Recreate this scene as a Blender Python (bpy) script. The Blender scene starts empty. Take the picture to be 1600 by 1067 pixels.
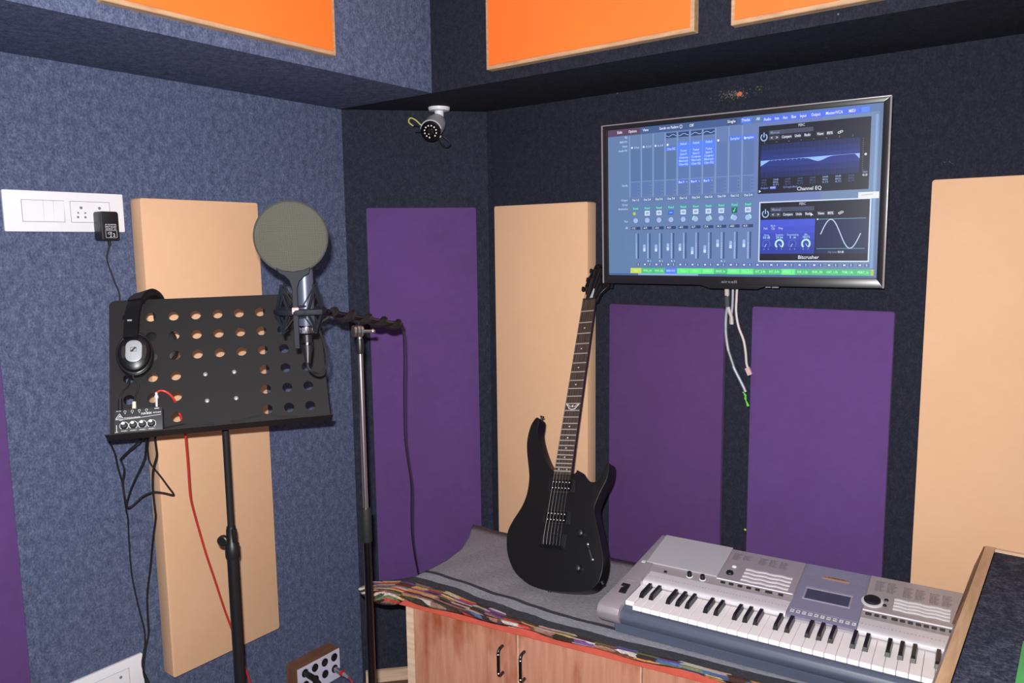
import bpy, bmesh, math, random
from mathutils import Vector, Matrix
random.seed(7)
SC = bpy.context.scene
COL = SC.collection

# ------------------------------------------------------------------ camera, world, lights, exposure
CAM_LOC = Vector((2.09636, -2.17847, 1.62))
YAW, PITCH, ROLL = 0.6485, -0.1242, -0.012
F = Vector((-math.sin(YAW) * math.cos(PITCH), math.cos(YAW) * math.cos(PITCH), math.sin(PITCH)))
R0 = Vector((math.cos(YAW), math.sin(YAW), 0))
U0 = R0.cross(F)
RR = R0 * math.cos(ROLL) + U0 * math.sin(ROLL)
UU = U0 * math.cos(ROLL) - R0 * math.sin(ROLL)
cam_data = bpy.data.cameras.new('camera')
cam_data.sensor_width = 36.0
cam_data.lens = 1203.555 / 1600 * 36.0
cam_data.clip_start = 0.02
cam = bpy.data.objects.new('camera', cam_data)
COL.objects.link(cam)
mw = Matrix((RR, UU, -F)).transposed().to_4x4()
mw.translation = CAM_LOC
cam.matrix_world = mw
SC.camera = cam

world = bpy.data.worlds.new('world')
SC.world = world
world.use_nodes = True
world.node_tree.nodes['Background'].inputs[0].default_value = (0.80, 0.86, 1.0, 1)
world.node_tree.nodes['Background'].inputs[1].default_value = 0.03

def lamp(name, kind, loc, power, color, size=0.1, size_y=None, aim=None):
    d = bpy.data.lights.new(name, kind)
    d.energy = power
    d.color = color
    if kind == 'AREA':
        d.shape = 'RECTANGLE'
        d.size = size
        d.size_y = size_y or size
    else:
        d.shadow_soft_size = size
    o = bpy.data.objects.new(name, d)
    COL.objects.link(o)
    o.location = loc
    if aim is not None:
        o.rotation_euler = (Vector(aim) - Vector(loc)).to_track_quat('-Z', 'Y').to_euler()
    return o
# the camera's own pop-up flash and an unseen overhead fill added for ambient light
FL = CAM_LOC + UU * 0.053 - RR * 0.022
lamp('flash', 'AREA', FL, 62.0, (1.0, 0.99, 0.98), 0.024, 0.014, FL + F - RR * 0.14)
lamp('overhead_fill', 'AREA', (1.4, -2.1, 2.68), 3.5, (1.0, 0.96, 0.93), 1.0, 1.0, (1.4, -2.1, 0))

SC.view_settings.view_transform = 'Standard'
SC.view_settings.look = 'None'
SC.view_settings.exposure = 0.0
SC.view_settings.gamma = 1.0
SC.view_settings.use_curve_mapping = False

# ------------------------------------------------------------------ helpers
def lin(c):
    c = c / 255.0
    return c / 12.92 if c <= 0.04045 else ((c + 0.055) / 1.055) ** 2.4
def rgb(r, g, b):
    return (lin(r), lin(g), lin(b), 1.0)

def base_mat(name):
    m = bpy.data.materials.new(name)
    m.use_nodes = True
    nt = m.node_tree
    return m, nt, nt.nodes['Principled BSDF']
def node(nt, kind, **kw):
    n = nt.nodes.new(kind)
    for k, v in kw.items():
        if k.startswith('i_'):
            n.inputs[k[2:].replace('_', ' ')].default_value = v
        else:
            setattr(n, k, v)
    return n
def ramp(nt, stops, interp='LINEAR'):
    n = nt.nodes.new('ShaderNodeValToRGB')
    cr = n.color_ramp
    cr.interpolation = interp
    cr.elements[0].position, cr.elements[0].color = stops[0]
    cr.elements[1].position, cr.elements[1].color = stops[-1]
    for p, c in stops[1:-1]:
        e = cr.elements.new(p)
        e.color = c
    return n
def plain(name, color, rough=0.5, metal=0.0, spec=0.5, grain=0.06, scale=60, bump=0.0, coat=0.0):
    """a colour with fine procedural grain"""
    m, nt, p = base_mat(name)
    tc = node(nt, 'ShaderNodeTexCoord')
    nz = node(nt, 'ShaderNodeTexNoise')
    nz.inputs['Scale'].default_value = scale
    nz.inputs['Detail'].default_value = 3
    nt.links.new(tc.outputs['Object'], nz.inputs['Vector'])
    a = [max(0, c * (1 - grain)) for c in color[:3]] + [1]
    b = [c * (1 + grain) for c in color[:3]] + [1]
    r = ramp(nt, [(0.3, a), (0.7, b)])
    nt.links.new(nz.outputs['Fac'], r.inputs[0])
    nt.links.new(r.outputs[0], p.inputs['Base Color'])
    p.inputs['Roughness'].default_value = rough
    p.inputs['Metallic'].default_value = metal
    p.inputs['Specular IOR Level'].default_value = spec
    p.inputs['Coat Weight'].default_value = coat
    if bump:
        bp = node(nt, 'ShaderNodeBump')
        bp.inputs['Strength'].default_value = bump
        bp.inputs['Distance'].default_value = 0.002
        nt.links.new(nz.outputs['Fac'], bp.inputs['Height'])
        nt.links.new(bp.outputs[0], p.inputs['Normal'])
    return m
def felt(name, dark, mid, light, scale=130, bump=0.5, specks=0.0):
    """needle-punched carpet: two sizes of mottling and stray pale fibres"""
    m, nt, p = base_mat(name)
    tc = node(nt, 'ShaderNodeTexCoord')
    n1 = node(nt, 'ShaderNodeTexNoise'); n1.inputs['Scale'].default_value = scale; n1.inputs['Detail'].default_value = 5; n1.inputs['Roughness'].default_value = 0.75
    n2 = node(nt, 'ShaderNodeTexNoise'); n2.inputs['Scale'].default_value = scale * 0.28; n2.inputs['Detail'].default_value = 4; n2.inputs['Roughness'].default_value = 0.7
    mp = node(nt, 'ShaderNodeMapping'); mp.inputs['Scale'].default_value = (1, 1, 0.75)
    nt.links.new(tc.outputs['Object'], mp.inputs[0])
    nt.links.new(mp.outputs[0], n1.inputs['Vector'])
    nt.links.new(mp.outputs[0], n2.inputs['Vector'])
    mx = node(nt, 'ShaderNodeMath', operation='MULTIPLY_ADD')
    nt.links.new(n1.outputs['Fac'], mx.inputs[0]); mx.inputs[1].default_value = 0.6
    m2 = node(nt, 'ShaderNodeMath', operation='MULTIPLY'); nt.links.new(n2.outputs['Fac'], m2.inputs[0]); m2.inputs[1].default_value = 0.4
    nt.links.new(m2.outputs[0], mx.inputs[2])
    r = ramp(nt, [(0.36, dark), (0.5, mid), (0.64, light)])
    nt.links.new(mx.outputs[0], r.inputs[0])
    out = r.outputs[0]
    if specks:
        v = node(nt, 'ShaderNodeTexVoronoi'); v.inputs['Scale'].default_value = 16
        nt.links.new(tc.outputs['Object'], v.inputs['Vector'])
        lt = node(nt, 'ShaderNodeMath', operation='LESS_THAN'); lt.inputs[1].default_value = 0.035
        nt.links.new(v.outputs['Distance'], lt.inputs[0])
        wn = node(nt, 'ShaderNodeSeparateColor'); nt.links.new(v.outputs['Color'], wn.inputs[0])
        g2 = node(nt, 'ShaderNodeMath', operation='GREATER_THAN'); g2.inputs[1].default_value = 0.86
        nt.links.new(wn.outputs[0], g2.inputs[0])
        mu = node(nt, 'ShaderNodeMath', operation='MULTIPLY'); nt.links.new(lt.outputs[0], mu.inputs[0]); nt.links.new(g2.outputs[0], mu.inputs[1])
        mu2 = node(nt, 'ShaderNodeMath', operation='MULTIPLY'); nt.links.new(mu.outputs[0], mu2.inputs[0]); mu2.inputs[1].default_value = specks
        mc = node(nt, 'ShaderNodeMix', data_type='RGBA')
        nt.links.new(mu2.outputs[0], mc.inputs['Factor']); nt.links.new(out, mc.inputs['A']); mc.inputs['B'].default_value = rgb(170, 165, 165)
        out = mc.outputs['Result']
    nt.links.new(out, p.inputs['Base Color'])
    p.inputs['Roughness'].default_value = 0.95
    p.inputs['Specular IOR Level'].default_value = 0.12
    bp = node(nt, 'ShaderNodeBump'); bp.inputs['Strength'].default_value = bump; bp.inputs['Distance'].default_value = 0.003
    nt.links.new(mx.outputs[0], bp.inputs['Height']); nt.links.new(bp.outputs[0], p.inputs['Normal'])
    return m
def wood(name, c1, c2, stretch=(40, 3, 3), rough=0.5, blotch=None, axis_scale=1.0):
    m, nt, p = base_mat(name)
    tc = node(nt, 'ShaderNodeTexCoord')
    mp = node(nt, 'ShaderNodeMapping'); mp.inputs['Scale'].default_value = stretch
    nz = node(nt, 'ShaderNodeTexNoise'); nz.inputs['Scale'].default_value = 2.2 * axis_scale; nz.inputs['Detail'].default_value = 6; nz.inputs['Roughness'].default_value = 0.65
    nt.links.new(tc.outputs['Object'], mp.inputs[0]); nt.links.new(mp.outputs[0], nz.inputs['Vector'])
    r = ramp(nt, [(0.3, c1), (0.7, c2)])
    nt.links.new(nz.outputs['Fac'], r.inputs[0])
    out = r.outputs[0]
    if blotch:
        n2 = node(nt, 'ShaderNodeTexNoise'); n2.inputs['Scale'].default_value = 6; n2.inputs['Detail'].default_value = 5
        mp2 = node(nt, 'ShaderNodeMapping'); mp2.inputs['Scale'].default_value = (2.4, 1, 0.7)
        nt.links.new(tc.outputs['Object'], mp2.inputs[0]); nt.links.new(mp2.outputs[0], n2.inputs['Vector'])
        r2 = ramp(nt, [(0.52, (0, 0, 0, 1)), (0.68, (1, 1, 1, 1))]); nt.links.new(n2.outputs['Fac'], r2.inputs[0])
        mc = node(nt, 'ShaderNodeMix', data_type='RGBA'); nt.links.new(r2.outputs[0], mc.inputs['Factor']); nt.links.new(out, mc.inputs['A']); mc.inputs['B'].default_value = blotch
        out = mc.outputs['Result']
    nt.links.new(out, p.inputs['Base Color'])
    p.inputs['Roughness'].default_value = rough
    return m
def fabric(name, color, dark, weave=900, blot=0.25, rough=0.9, streak=True):
    """stretched cotton: fine weave, faint vertical pulls and blotches"""
    m, nt, p = base_mat(name)
    tc = node(nt, 'ShaderNodeTexCoord')
    mp = node(nt, 'ShaderNodeMapping'); mp.inputs['Scale'].default_value = (22, 22, 2.2)
    n1 = node(nt, 'ShaderNodeTexNoise'); n1.inputs['Scale'].default_value = 1.6; n1.inputs['Detail'].default_value = 5
    nt.links.new(tc.outputs['Object'], mp.inputs[0]); nt.links.new(mp.outputs[0], n1.inputs['Vector'])
    n2 = node(nt, 'ShaderNodeTexNoise'); n2.inputs['Scale'].default_value = 5; n2.inputs['Detail'].default_value = 3
    nt.links.new(tc.outputs['Object'], n2.inputs['Vector'])
    ad = node(nt, 'ShaderNodeMath', operation='MULTIPLY_ADD'); nt.links.new(n1.outputs['Fac'], ad.inputs[0]); ad.inputs[1].default_value = 0.4 if streak else 0.0
    m2 = node(nt, 'ShaderNodeMath', operation='MULTIPLY'); nt.links.new(n2.outputs['Fac'], m2.inputs[0]); m2.inputs[1].default_value = 0.6 if streak else 1.0
    nt.links.new(m2.outputs[0], ad.inputs[2])
    r = ramp(nt, [(0.5 - blot, dark), (0.5 + blot, color)])
    nt.links.new(ad.outputs[0], r.inputs[0]); nt.links.new(r.outputs[0], p.inputs['Base Color'])
    p.inputs['Roughness'].default_value = rough
    p.inputs['Specular IOR Level'].default_value = 0.25
    p.inputs['Sheen Weight'].default_value = 0.05
    w = node(nt, 'ShaderNodeTexNoise'); w.inputs['Scale'].default_value = weave; w.inputs['Detail'].default_value = 1
    nt.links.new(tc.outputs['Object'], w.inputs['Vector'])
    bp = node(nt, 'ShaderNodeBump'); bp.inputs['Strength'].default_value = 0.15; bp.inputs['Distance'].default_value = 0.001
    nt.links.new(w.outputs['Fac'], bp.inputs['Height']); nt.links.new(bp.outputs[0], p.inputs['Normal'])
    return m

FONT_CACHE = {}
def glyphs(s):
    """tessellated default-font text: vertices at size 1, anchored bottom left; width"""
    if s not in FONT_CACHE:
        cu = bpy.data.curves.new('t', 'FONT'); cu.body = s; cu.size = 1.0; cu.resolution_u = 2; cu.offset = 0.012
        ob = bpy.data.objects.new('t', cu); COL.objects.link(ob)
        dg = bpy.context.evaluated_depsgraph_get()
        me = bpy.data.meshes.new_from_object(ob.evaluated_get(dg))
        vs = [tuple(v.co) for v in me.vertices]; fs = [tuple(p.vertices) for p in me.polygons]
        bpy.data.objects.remove(ob); bpy.data.curves.remove(cu); bpy.data.meshes.remove(me)
        w = max((v[0] for v in vs), default=0)
        FONT_CACHE[s] = (vs, fs, w)
    return FONT_CACHE[s]

def smooth_closed(pts, n=4):
    out = []
    N = len(pts)
    for i in range(N):
        p0, p1, p2, p3 = [Vector(pts[(i + k) % N]) for k in (-1, 0, 1, 2)]
        for j in range(n):
            t = j / n
            out.append(0.5 * ((2 * p1) + (p2 - p0) * t + (2 * p0 - 5 * p1 + 4 * p2 - p3) * t * t + (3 * p1 - p0 - 3 * p2 + p3) * t ** 3))
    return out
def smooth_open(pts, n=6):
    P = [Vector(p) for p in pts]
    out = []
    for i in range(len(P) - 1):
        p0 = P[max(i - 1, 0)]; p1 = P[i]; p2 = P[i + 1]; p3 = P[min(i + 2, len(P) - 1)]
        for j in range(n):
            t = j / n
            out.append(0.5 * ((2 * p1) + (p2 - p0) * t + (2 * p0 - 5 * p1 + 4 * p2 - p3) * t * t + (3 * p1 - p0 - 3 * p2 + p3) * t ** 3))
    out.append(P[-1])
    return out

class MB:
    """collects shapes and links them as ONE mesh object"""
    def __init__(self):
        self.v = []; self.f = []; self.mi = []; self.col = []; self.cur = 0; self.c = (1, 1, 1, 1); self.X = Matrix.Identity(4)
    def at(self, M): self.X = M; return self
    def add(self, vs, fs):
        b = len(self.v)
        self.v += [tuple(self.X @ Vector(v)) for v in vs]
        for f in fs:
            self.f.append(tuple(b + i for i in f)); self.mi.append(self.cur); self.col.append(self.c)
        return self
    def box(self, x0, x1, y0, y1, z0, z1):
        vs = [(x, y, z) for z in (z0, z1) for y in (y0, y1) for x in (x0, x1)]
        return self.add(vs, [(0, 2, 3, 1), (4, 5, 7, 6), (0, 1, 5, 4), (2, 6, 7, 3), (0, 4, 6, 2), (1, 3, 7, 5)])
    def prism(self, poly, a0, a1, axis='z'):
        """polygon (2-D, counter-clockwise) pushed along an axis"""
        def m(p, a):
            if axis == 'z': return (p[0], p[1], a)
            if axis == 'x': return (a, p[0], p[1])
            return (p[0], a, p[1])
        n = len(poly)
        vs = [m(p, a0) for p in poly] + [m(p, a1) for p in poly]
        fs = [tuple(range(n - 1, -1, -1)), tuple(range(n, 2 * n))] + [(i, (i + 1) % n, n + (i + 1) % n, n + i) for i in range(n)]
        if axis == 'y':
            fs = [tuple(reversed(f)) for f in fs]
        return self.add(vs, fs)
    def lathe(self, prof, seg=24, sx=1.0, sy=1.0, caps=True):
        """profile [(r, z)] about z"""
        vs = []; fs = []
        for r, z in prof:
            for k in range(seg):
                a = 2 * math.pi * k / seg
                vs.append((r * sx * math.cos(a), r * sy * math.sin(a), z))
        for i in range(len(prof) - 1):
            for k in range(seg):
                k2 = (k + 1) % seg
                fs.append((i * seg + k, i * seg + k2, (i + 1) * seg + k2, (i + 1) * seg + k))
        if caps:
            fs.append(tuple(range(seg - 1, -1, -1))); fs.append(tuple((len(prof) - 1) * seg + k for k in range(seg)))
        return self.add(vs, fs)
    def sweep(self, path, sec, closed_ends=True, up=None):
        """section [(a, b)] swept along a path; a = side, b = second normal"""
        P = [Vector(p) for p in path]
        n = len(sec); vs = []; fs = []
        T = [(P[min(i + 1, len(P) - 1)] - P[max(i - 1, 0)]).normalized() for i in range(len(P))]
        ref = Vector(up) if up else (Vector((0, 0, 1)) if abs(T[0].z) < 0.9 else Vector((1, 0, 0)))
        N = (ref - T[0] * ref.dot(T[0])).normalized()
        for i, p in enumerate(P):
            if up:
                N = (Vector(up) - T[i] * Vector(up).dot(T[i])).normalized()
            else:
                N = (N - T[i] * N.dot(T[i])).normalized()
            B = T[i].cross(N)
            for a, b in sec:
                vs.append(tuple(p + N * a + B * b))
        for i in range(len(P) - 1):
            for k in range(n):
                k2 = (k + 1) % n
                fs.append((i * n + k, i * n + k2, (i + 1) * n + k2, (i + 1) * n + k))
        if closed_ends:
            fs.append(tuple(range(n - 1, -1, -1))); fs.append(tuple((len(P) - 1) * n + k for k in range(n)))
        return self.add(vs, fs)
    def tube(self, path, r, seg=8, smooth=0):
        if smooth: path = smooth_open(path, smooth)
        return self.sweep(path, [(r * math.cos(2 * math.pi * k / seg), r * math.sin(2 * math.pi * k / seg)) for k in range(seg)])
    def cyl(self, p0, p1, r, r2=None, seg=16):
        p0 = Vector(p0); p1 = Vector(p1); d = p1 - p0
        q = d.to_track_quat('Z', 'Y').to_matrix().to_4x4(); q.translation = p0
        old = self.X; self.X = old @ q
        self.lathe([(r, 0), (r if r2 is None else r2, d.length)], seg)
        self.X = old
        return self
    def ball(self, c, r, seg=12, rings=7, sz=1.0):
        old = self.X; self.X = old @ Matrix.Translation(c)
        self.lathe([(max(r * math.sin(math.pi * i / rings), r * 0.02), -r * sz * math.cos(math.pi * i / rings)) for i in range(rings + 1)], seg)
        self.X = old
        return self
    def ring(self, c, R, r, M=None, seg=28, sec=8, sx=1.0, sy=1.0):
        old = self.X; self.X = old @ Matrix.Translation(c) @ (M or Matrix.Identity(4))
        pr = [(R + r * math.cos(2 * math.pi * k / sec), r * math.sin(2 * math.pi * k / sec)) for k in range(sec)]
        vs = []; fs = []
        for k in range(seg):
            a = 2 * math.pi * k / seg
            for rr, z in pr: vs.append((rr * sx * math.cos(a), rr * sy * math.sin(a), z))
        for k in range(seg):
            k2 = (k + 1) % seg
            for j in range(sec):
                j2 = (j + 1) % sec
                fs.append((k * sec + j, k2 * sec + j, k2 * sec + j2, k * sec + j2))
        self.add(vs, fs); self.X = old
        return self
    def quad(self, x0, x1, y0, y1, z=0.0):
        return self.add([(x0, y0, z), (x1, y0, z), (x1, y1, z), (x0, y1, z)], [(0, 1, 2, 3)])
    def text(self, s, x, y, size, z=0.0, align='l', width=None, rot=0.0):
        vs, fs, w = glyphs(s)
        k = size if width is None else width / max(w, 1e-6)
        ox = 0 if align == 'l' else (-w * k / 2 if align == 'c' else -w * k)
        ca, sa = math.cos(rot), math.sin(rot)
        out = []
        for v in vs:
            a, b = v[0] * k + ox, v[1] * size
            out.append((x + a * ca - b * sa, y + a * sa + b * ca, z))
        return self.add(out, fs)
    def line(self, pts, w, z=0.0):
        """flat stroke in the x-y plane"""
        for (x0, y0), (x1, y1) in zip(pts, pts[1:]):
            d = Vector((x1 - x0, y1 - y0)); L = d.length
            if L < 1e-9: continue
            n = Vector((-d.y, d.x)) / L * w / 2; e = d / L * w * 0.3
            self.add([(x0 - e.x - n.x, y0 - e.y - n.y, z), (x1 + e.x - n.x, y1 + e.y - n.y, z), (x1 + e.x + n.x, y1 + e.y + n.y, z), (x0 - e.x + n.x, y0 - e.y + n.y, z)], [(0, 1, 2, 3)])
        return self
    def disc(self, x, y, r, z=0.0, seg=16, sx=1.0):
        return self.add([(x + r * sx * math.cos(2 * math.pi * k / seg), y + r * math.sin(2 * math.pi * k / seg), z) for k in range(seg)], [tuple(range(seg))])
    def build(self, name, mats, parent=None, smooth=True, angle=35, bevel=0.0, segs=2, colors=False, uv=None):
        me = bpy.data.meshes.new(name)
        me.from_pydata(self.v, [], self.f)
        if not isinstance(mats, (list, tuple)): mats = [mats]
        for m in mats: me.materials.append(m)
        if len(mats) > 1: me.polygons.foreach_set('material_index', self.mi)
        if colors:
            at = me.color_attributes.new('Col', 'FLOAT_COLOR', 'CORNER')
            flat = []
            for f, c in zip(self.f, self.col): flat += list(c) * len(f)
            at.data.foreach_set('color', flat)
        if uv:
            ul = me.uv_layers.new(name='UVMap'); flat = []
            for f in self.f:
                for i in f: flat += uv[i]
            ul.data.foreach_set('uv', flat)
        if bevel > 0:
            bm = bmesh.new(); bm.from_mesh(me)
            ed = [e for e in bm.edges if len(e.link_faces) == 2 and e.calc_face_angle(0) > 0.6]
            bmesh.ops.bevel(bm, geom=ed, offset=bevel, segments=segs, profile=0.6, affect='EDGES', clamp_overlap=True)
            bm.to_mesh(me); bm.free()
        if smooth:
            me.polygons.foreach_set('use_smooth', [True] * len(me.polygons))
            me.set_sharp_from_angle(angle=math.radians(angle))
        me.update()
        o = bpy.data.objects.new(name, me)
        COL.objects.link(o)
        if parent is not None: o.parent = parent
        return o

def tag(o, label=None, cat=None, group=None, kind=None):
    if label: o['label'] = label
    if cat: o['category'] = cat
    if group: o['group'] = group
    if kind: o['kind'] = kind
    return o
def thing(name, label, cat, M=None, group=None):
    o = bpy.data.objects.new(name, None)
    o.empty_display_size = 0.05
    COL.objects.link(o)
    if M is not None: o.matrix_world = M
    return tag(o, label, cat, group)
def frame(o, x, y, z):
    M = Matrix((Vector(x), Vector(y), Vector(z))).transposed().to_4x4(); M.translation = Vector(o)
    return M
def share(src, name, parent, M):
    """another object on the same mesh"""
    o = src.copy(); o.name = name
    COL.objects.link(o); o.parent = parent; o.matrix_parent_inverse = Matrix.Identity(4); o.matrix_basis = M
    return o
def holed_plate(name, outer, holes, th, mat, parent):
    """flat sheet with round holes cut through"""
    cu = bpy.data.curves.new('plate', 'CURVE'); cu.dimensions = '2D'; cu.fill_mode = 'BOTH'; cu.extrude = th / 2
    for ring in [outer] + holes:
        sp = cu.splines.new('POLY'); sp.points.add(len(ring) - 1); sp.use_cyclic_u = True
        for p, q in zip(sp.points, ring): p.co = (q[0], q[1], 0, 1)
    ob = bpy.data.objects.new('plate', cu); COL.objects.link(ob)
    me = bpy.data.meshes.new_from_object(ob.evaluated_get(bpy.context.evaluated_depsgraph_get()))
    bpy.data.objects.remove(ob); bpy.data.curves.remove(cu)
    me.name = name; me.materials.clear(); me.materials.append(mat)
    o = bpy.data.objects.new(name, me); COL.objects.link(o); o.parent = parent
    return o
def rounded(x0, x1, y0, y1, r, n=5):
    out = []
    for cx, cy, a0 in ((x1 - r, y0 + r, -90), (x1 - r, y1 - r, 0), (x0 + r, y1 - r, 90), (x0 + r, y0 + r, 180)):
        for k in range(n + 1):
            a = math.radians(a0 + 90 * k / n)
            out.append((cx + r * math.cos(a), cy + r * math.sin(a)))
    return out
def rotx(a): return Matrix.Rotation(a, 4, 'X')
def T(x, y, z): return Matrix.Translation((x, y, z))

# ------------------------------------------------------------------ materials
M_blue = felt('blue_grey_felt', rgb(56, 64, 86), rgb(84, 93, 122), rgb(116, 124, 152), 200, 0.5)
M_black = felt('charcoal_felt', rgb(30, 31, 41), rgb(39, 41, 53), rgb(52, 54, 66), 220, 0.4, specks=0.35)
M_deskcarpet = felt('navy_felt', rgb(30, 33, 46), rgb(58, 62, 80), rgb(100, 102, 118), 150, 0.6, specks=0.6)
M_peach = fabric('peach_cloth', rgb(227, 184, 148), rgb(221, 176, 139), blot=0.3)
M_purple = fabric('purple_cloth', rgb(99, 68, 130), rgb(90, 60, 114), blot=0.25)
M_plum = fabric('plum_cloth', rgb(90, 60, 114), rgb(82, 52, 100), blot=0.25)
M_orange = plain('orange_laminate', rgb(255, 121, 46), 0.55, grain=0.03, scale=5)
M_ply = wood('plywood_edge', rgb(150, 112, 78), rgb(196, 160, 120), (3, 60, 60), 0.6)
M_pale = wood('pale_timber', rgb(200, 166, 138), rgb(232, 204, 178), (3, 3, 30), 0.6)
M_white = plain('white_plastic', rgb(235, 234, 240), 0.35, grain=0.01)
M_whitegap = plain('grey_joint', rgb(120, 120, 132), 0.6, grain=0.02)
M_blackplastic = plain('black_plastic', rgb(24, 24, 27), 0.42, grain=0.1, scale=200)
M_blackmatte = plain('black_rubber', rgb(18, 18, 20), 0.7, grain=0.1)
M_blackmetal = plain('black_coated_steel', rgb(34, 32, 34), 0.6, spec=0.2, grain=0.08, scale=250)
M_guitar = plain('satin_black_lacquer', rgb(17, 17, 20), 0.38, grain=0.05, spec=0.45)
M_chrome = plain('chrome', rgb(215, 210, 210), 0.3, 1.0, grain=0.02)
M_darkchrome = plain('black_chrome', rgb(80, 80, 86), 0.28, 1.0, grain=0.05)
M_steel = plain('dull_steel', rgb(160, 160, 165), 0.35, 1.0, grain=0.05)
M_red = plain('red_rubber', rgb(190, 44, 42), 0.45, grain=0.04)
M_greycable = plain('grey_cable_sheath', rgb(140, 142, 156), 0.4, grain=0.08)
M_beige = plain('beige_cable_sheath', rgb(190, 180, 176), 0.45, grain=0.05)
M_print = plain('white_print', rgb(214, 214, 220), 0.5, grain=0.01)
M_dim = plain('grey_print', rgb(76, 71, 78), 0.6, grain=0.02)

# ------------------------------------------------------------------ the room
S_Z = 2.0875            # underside of the soffit
DL, DR = 0.4304, 0.3724 # soffit depths
CA, CB = 0.36354, 0.34561
def struct(name, mb, m, **k):
    return tag(mb.build(name, m, None, **k), kind='structure')
struct('floor', MB().box(-0.1, 4.6, -4.6, 0.1, -0.1, 0), plain('floor_vinyl', rgb(92, 70, 58), 0.6, scale=14, grain=0.2), smooth=False)
struct('ceiling', MB().box(-0.1, 4.6, -4.6, 0.1, 2.72, 2.82), plain('ceiling_paint', rgb(190, 188, 190), 0.9), smooth=False)
struct('wall_left', MB().box(-0.1, 0, -4.6, 0.1, 0, 2.72), M_blue, smooth=False)

# right wall felt, with the scuffed patch over the television
def scuffed():
    m = M_black.copy(); m.name = 'charcoal_felt_scuffed'
    nt = m.node_tree; p = nt.nodes['Principled BSDF']
    src = p.inputs['Base Color'].links[0].from_socket
    tc = node(nt, 'ShaderNodeTexCoord')
    def patch(src, cx, cz, sx, sz, thr, col, sc):
        mp = node(nt, 'ShaderNodeMapping'); mp.inputs['Location'].default_value = (-cx / sx, 0, -cz / sz); mp.inputs['Scale'].default_value = (1 / sx, 0, 1 / sz)
        nt.links.new(tc.outputs['Object'], mp.inputs[0])
        ln = node(nt, 'ShaderNodeVectorMath', operation='LENGTH'); nt.links.new(mp.outputs[0], ln.inputs[0])
        nz = node(nt, 'ShaderNodeTexNoise'); nz.inputs['Scale'].default_value = sc; nz.inputs['Detail'].default_value = 4
        nt.links.new(tc.outputs['Object'], nz.inputs['Vector'])
        sb = node(nt, 'ShaderNodeMath', operation='MULTIPLY_ADD'); nt.links.new(ln.outputs['Value'], sb.inputs[0]); sb.inputs[1].default_value = -0.25; nt.links.new(nz.outputs['Fac'], sb.inputs[2])
        r = ramp(nt, [(thr, (0, 0, 0, 1)), (thr + 0.09, (1, 1, 1, 1))]); nt.links.new(sb.outputs[0], r.inputs[0])
        mc = node(nt, 'ShaderNodeMix', data_type='RGBA'); nt.links.new(r.outputs[0], mc.inputs['Factor']); nt.links.new(src, mc.inputs['A']); mc.inputs['B'].default_value = col
        return mc.outputs['Result']
    s = patch(src, 1.245, 2.036, 0.085, 0.024, 0.42, rgb(104, 98, 92), 190)
    s = patch(s, 1.262, 2.0345, 0.011, 0.008, 0.30, rgb(206, 120, 80), 120)
    s = patch(s, 1.322, 2.043, 0.03, 0.014, 0.44, rgb(120, 112, 84), 150)
    s = patch(s, 1.79, 1.81, 0.05, 0.02, 0.53, rgb(110, 106, 104), 260)
    nt.links.new(s, p.inputs['Base Color'])
    return m
struct('wall_right', MB().box(0, 4.6, 0, 0.1, 0, 2.72), scuffed(), smooth=False)
struct('wall_corner', MB().prism([(0, -CA), (CB, 0), (0, 0)], 0, S_Z, 'z'), felt('charcoal_blue_felt', rgb(34, 36, 46), rgb(44, 47, 61), rgb(58, 62, 76), 220, 0.4, 0.3), smooth=False)
struct('trim_1', MB().box(0, DL, -4.6, -DR, S_Z, 2.72), M_blue, smooth=False)
struct('trim_2', MB().box(0, 4.6, -DR, 0, S_Z, 2.72), M_black, smooth=False)
e = Vector((CB, CA, 0)).normalized(); n = Vector((e.y, -e.x, 0))
mb = MB().at(frame((0, -CA, 0), e, n, (0, 0, 1)) if False else frame((0, -CA, 0), e, (0, 0, 1), n))
mb.box(0.012, 0.49, 0, 0.045, 0, 0.014)
struct('baseboard_corner', mb, M_pale, smooth=False)

# ------------------------------------------------------------------ acoustic panels
def panel(label, o, x, w, h, th, mat, group):
    x = Vector(x).normalized(); nrm = x.cross(Vector((0, 0, 1)))
    t = thing('acoustic_panel', label, 'wall panel', frame(o, x, (0, 0, 1), nrm), group)
    mb = MB().prism(rounded(0, w, 0, h, 0.006, 2), 0.004, th)
    mb.build('fabric_cover', mat, t, bevel=0.004, segs=2)
    MB().box(0.012, w - 0.012, 0.012, h - 0.012, 0.0, 0.006).build('backing_board', M_ply, t, smooth=False)
    return t
G1, G2 = 'peach acoustic panels', 'purple acoustic panels'
panel('tall peach fabric panel on the blue felt wall behind the music stand', (0, -1.1165, 0.396), (0, 1, 0), 0.363, 1.361, 0.057, M_peach, G1)
panel('peach fabric panel behind the electric guitar', (0.417, 0, 0.396), (1, 0, 0), 0.379, 1.359, 0.057, M_peach, G1)
panel('peach fabric panel right of the television, above the carpeted console', (1.7654, 0, 0.396), (1, 0, 0), 0.42, 1.369, 0.057, M_peach, G1)
panel('purple fabric panel at the far left edge, on the blue felt wall', (0, -1.93, 0.396), (0, 1, 0), 0.456, 1.361, 0.05, M_purple, G2)
uo = Vector((0, -CA, 0.36)) + Vector((CB, CA, 0)) * 0.1437
panel('tall purple fabric panel on the narrow corner wall behind the microphone boom', uo, (CB, CA, 0), 0.3835, 1.3945, 0.025, M_purple, G2)
panel('short purple fabric panel under the television, left of its hanging cables', (0.8555, 0, 0.396), (1, 0, 0), 0.384, 1.034, 0.022, M_plum, G2)
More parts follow.
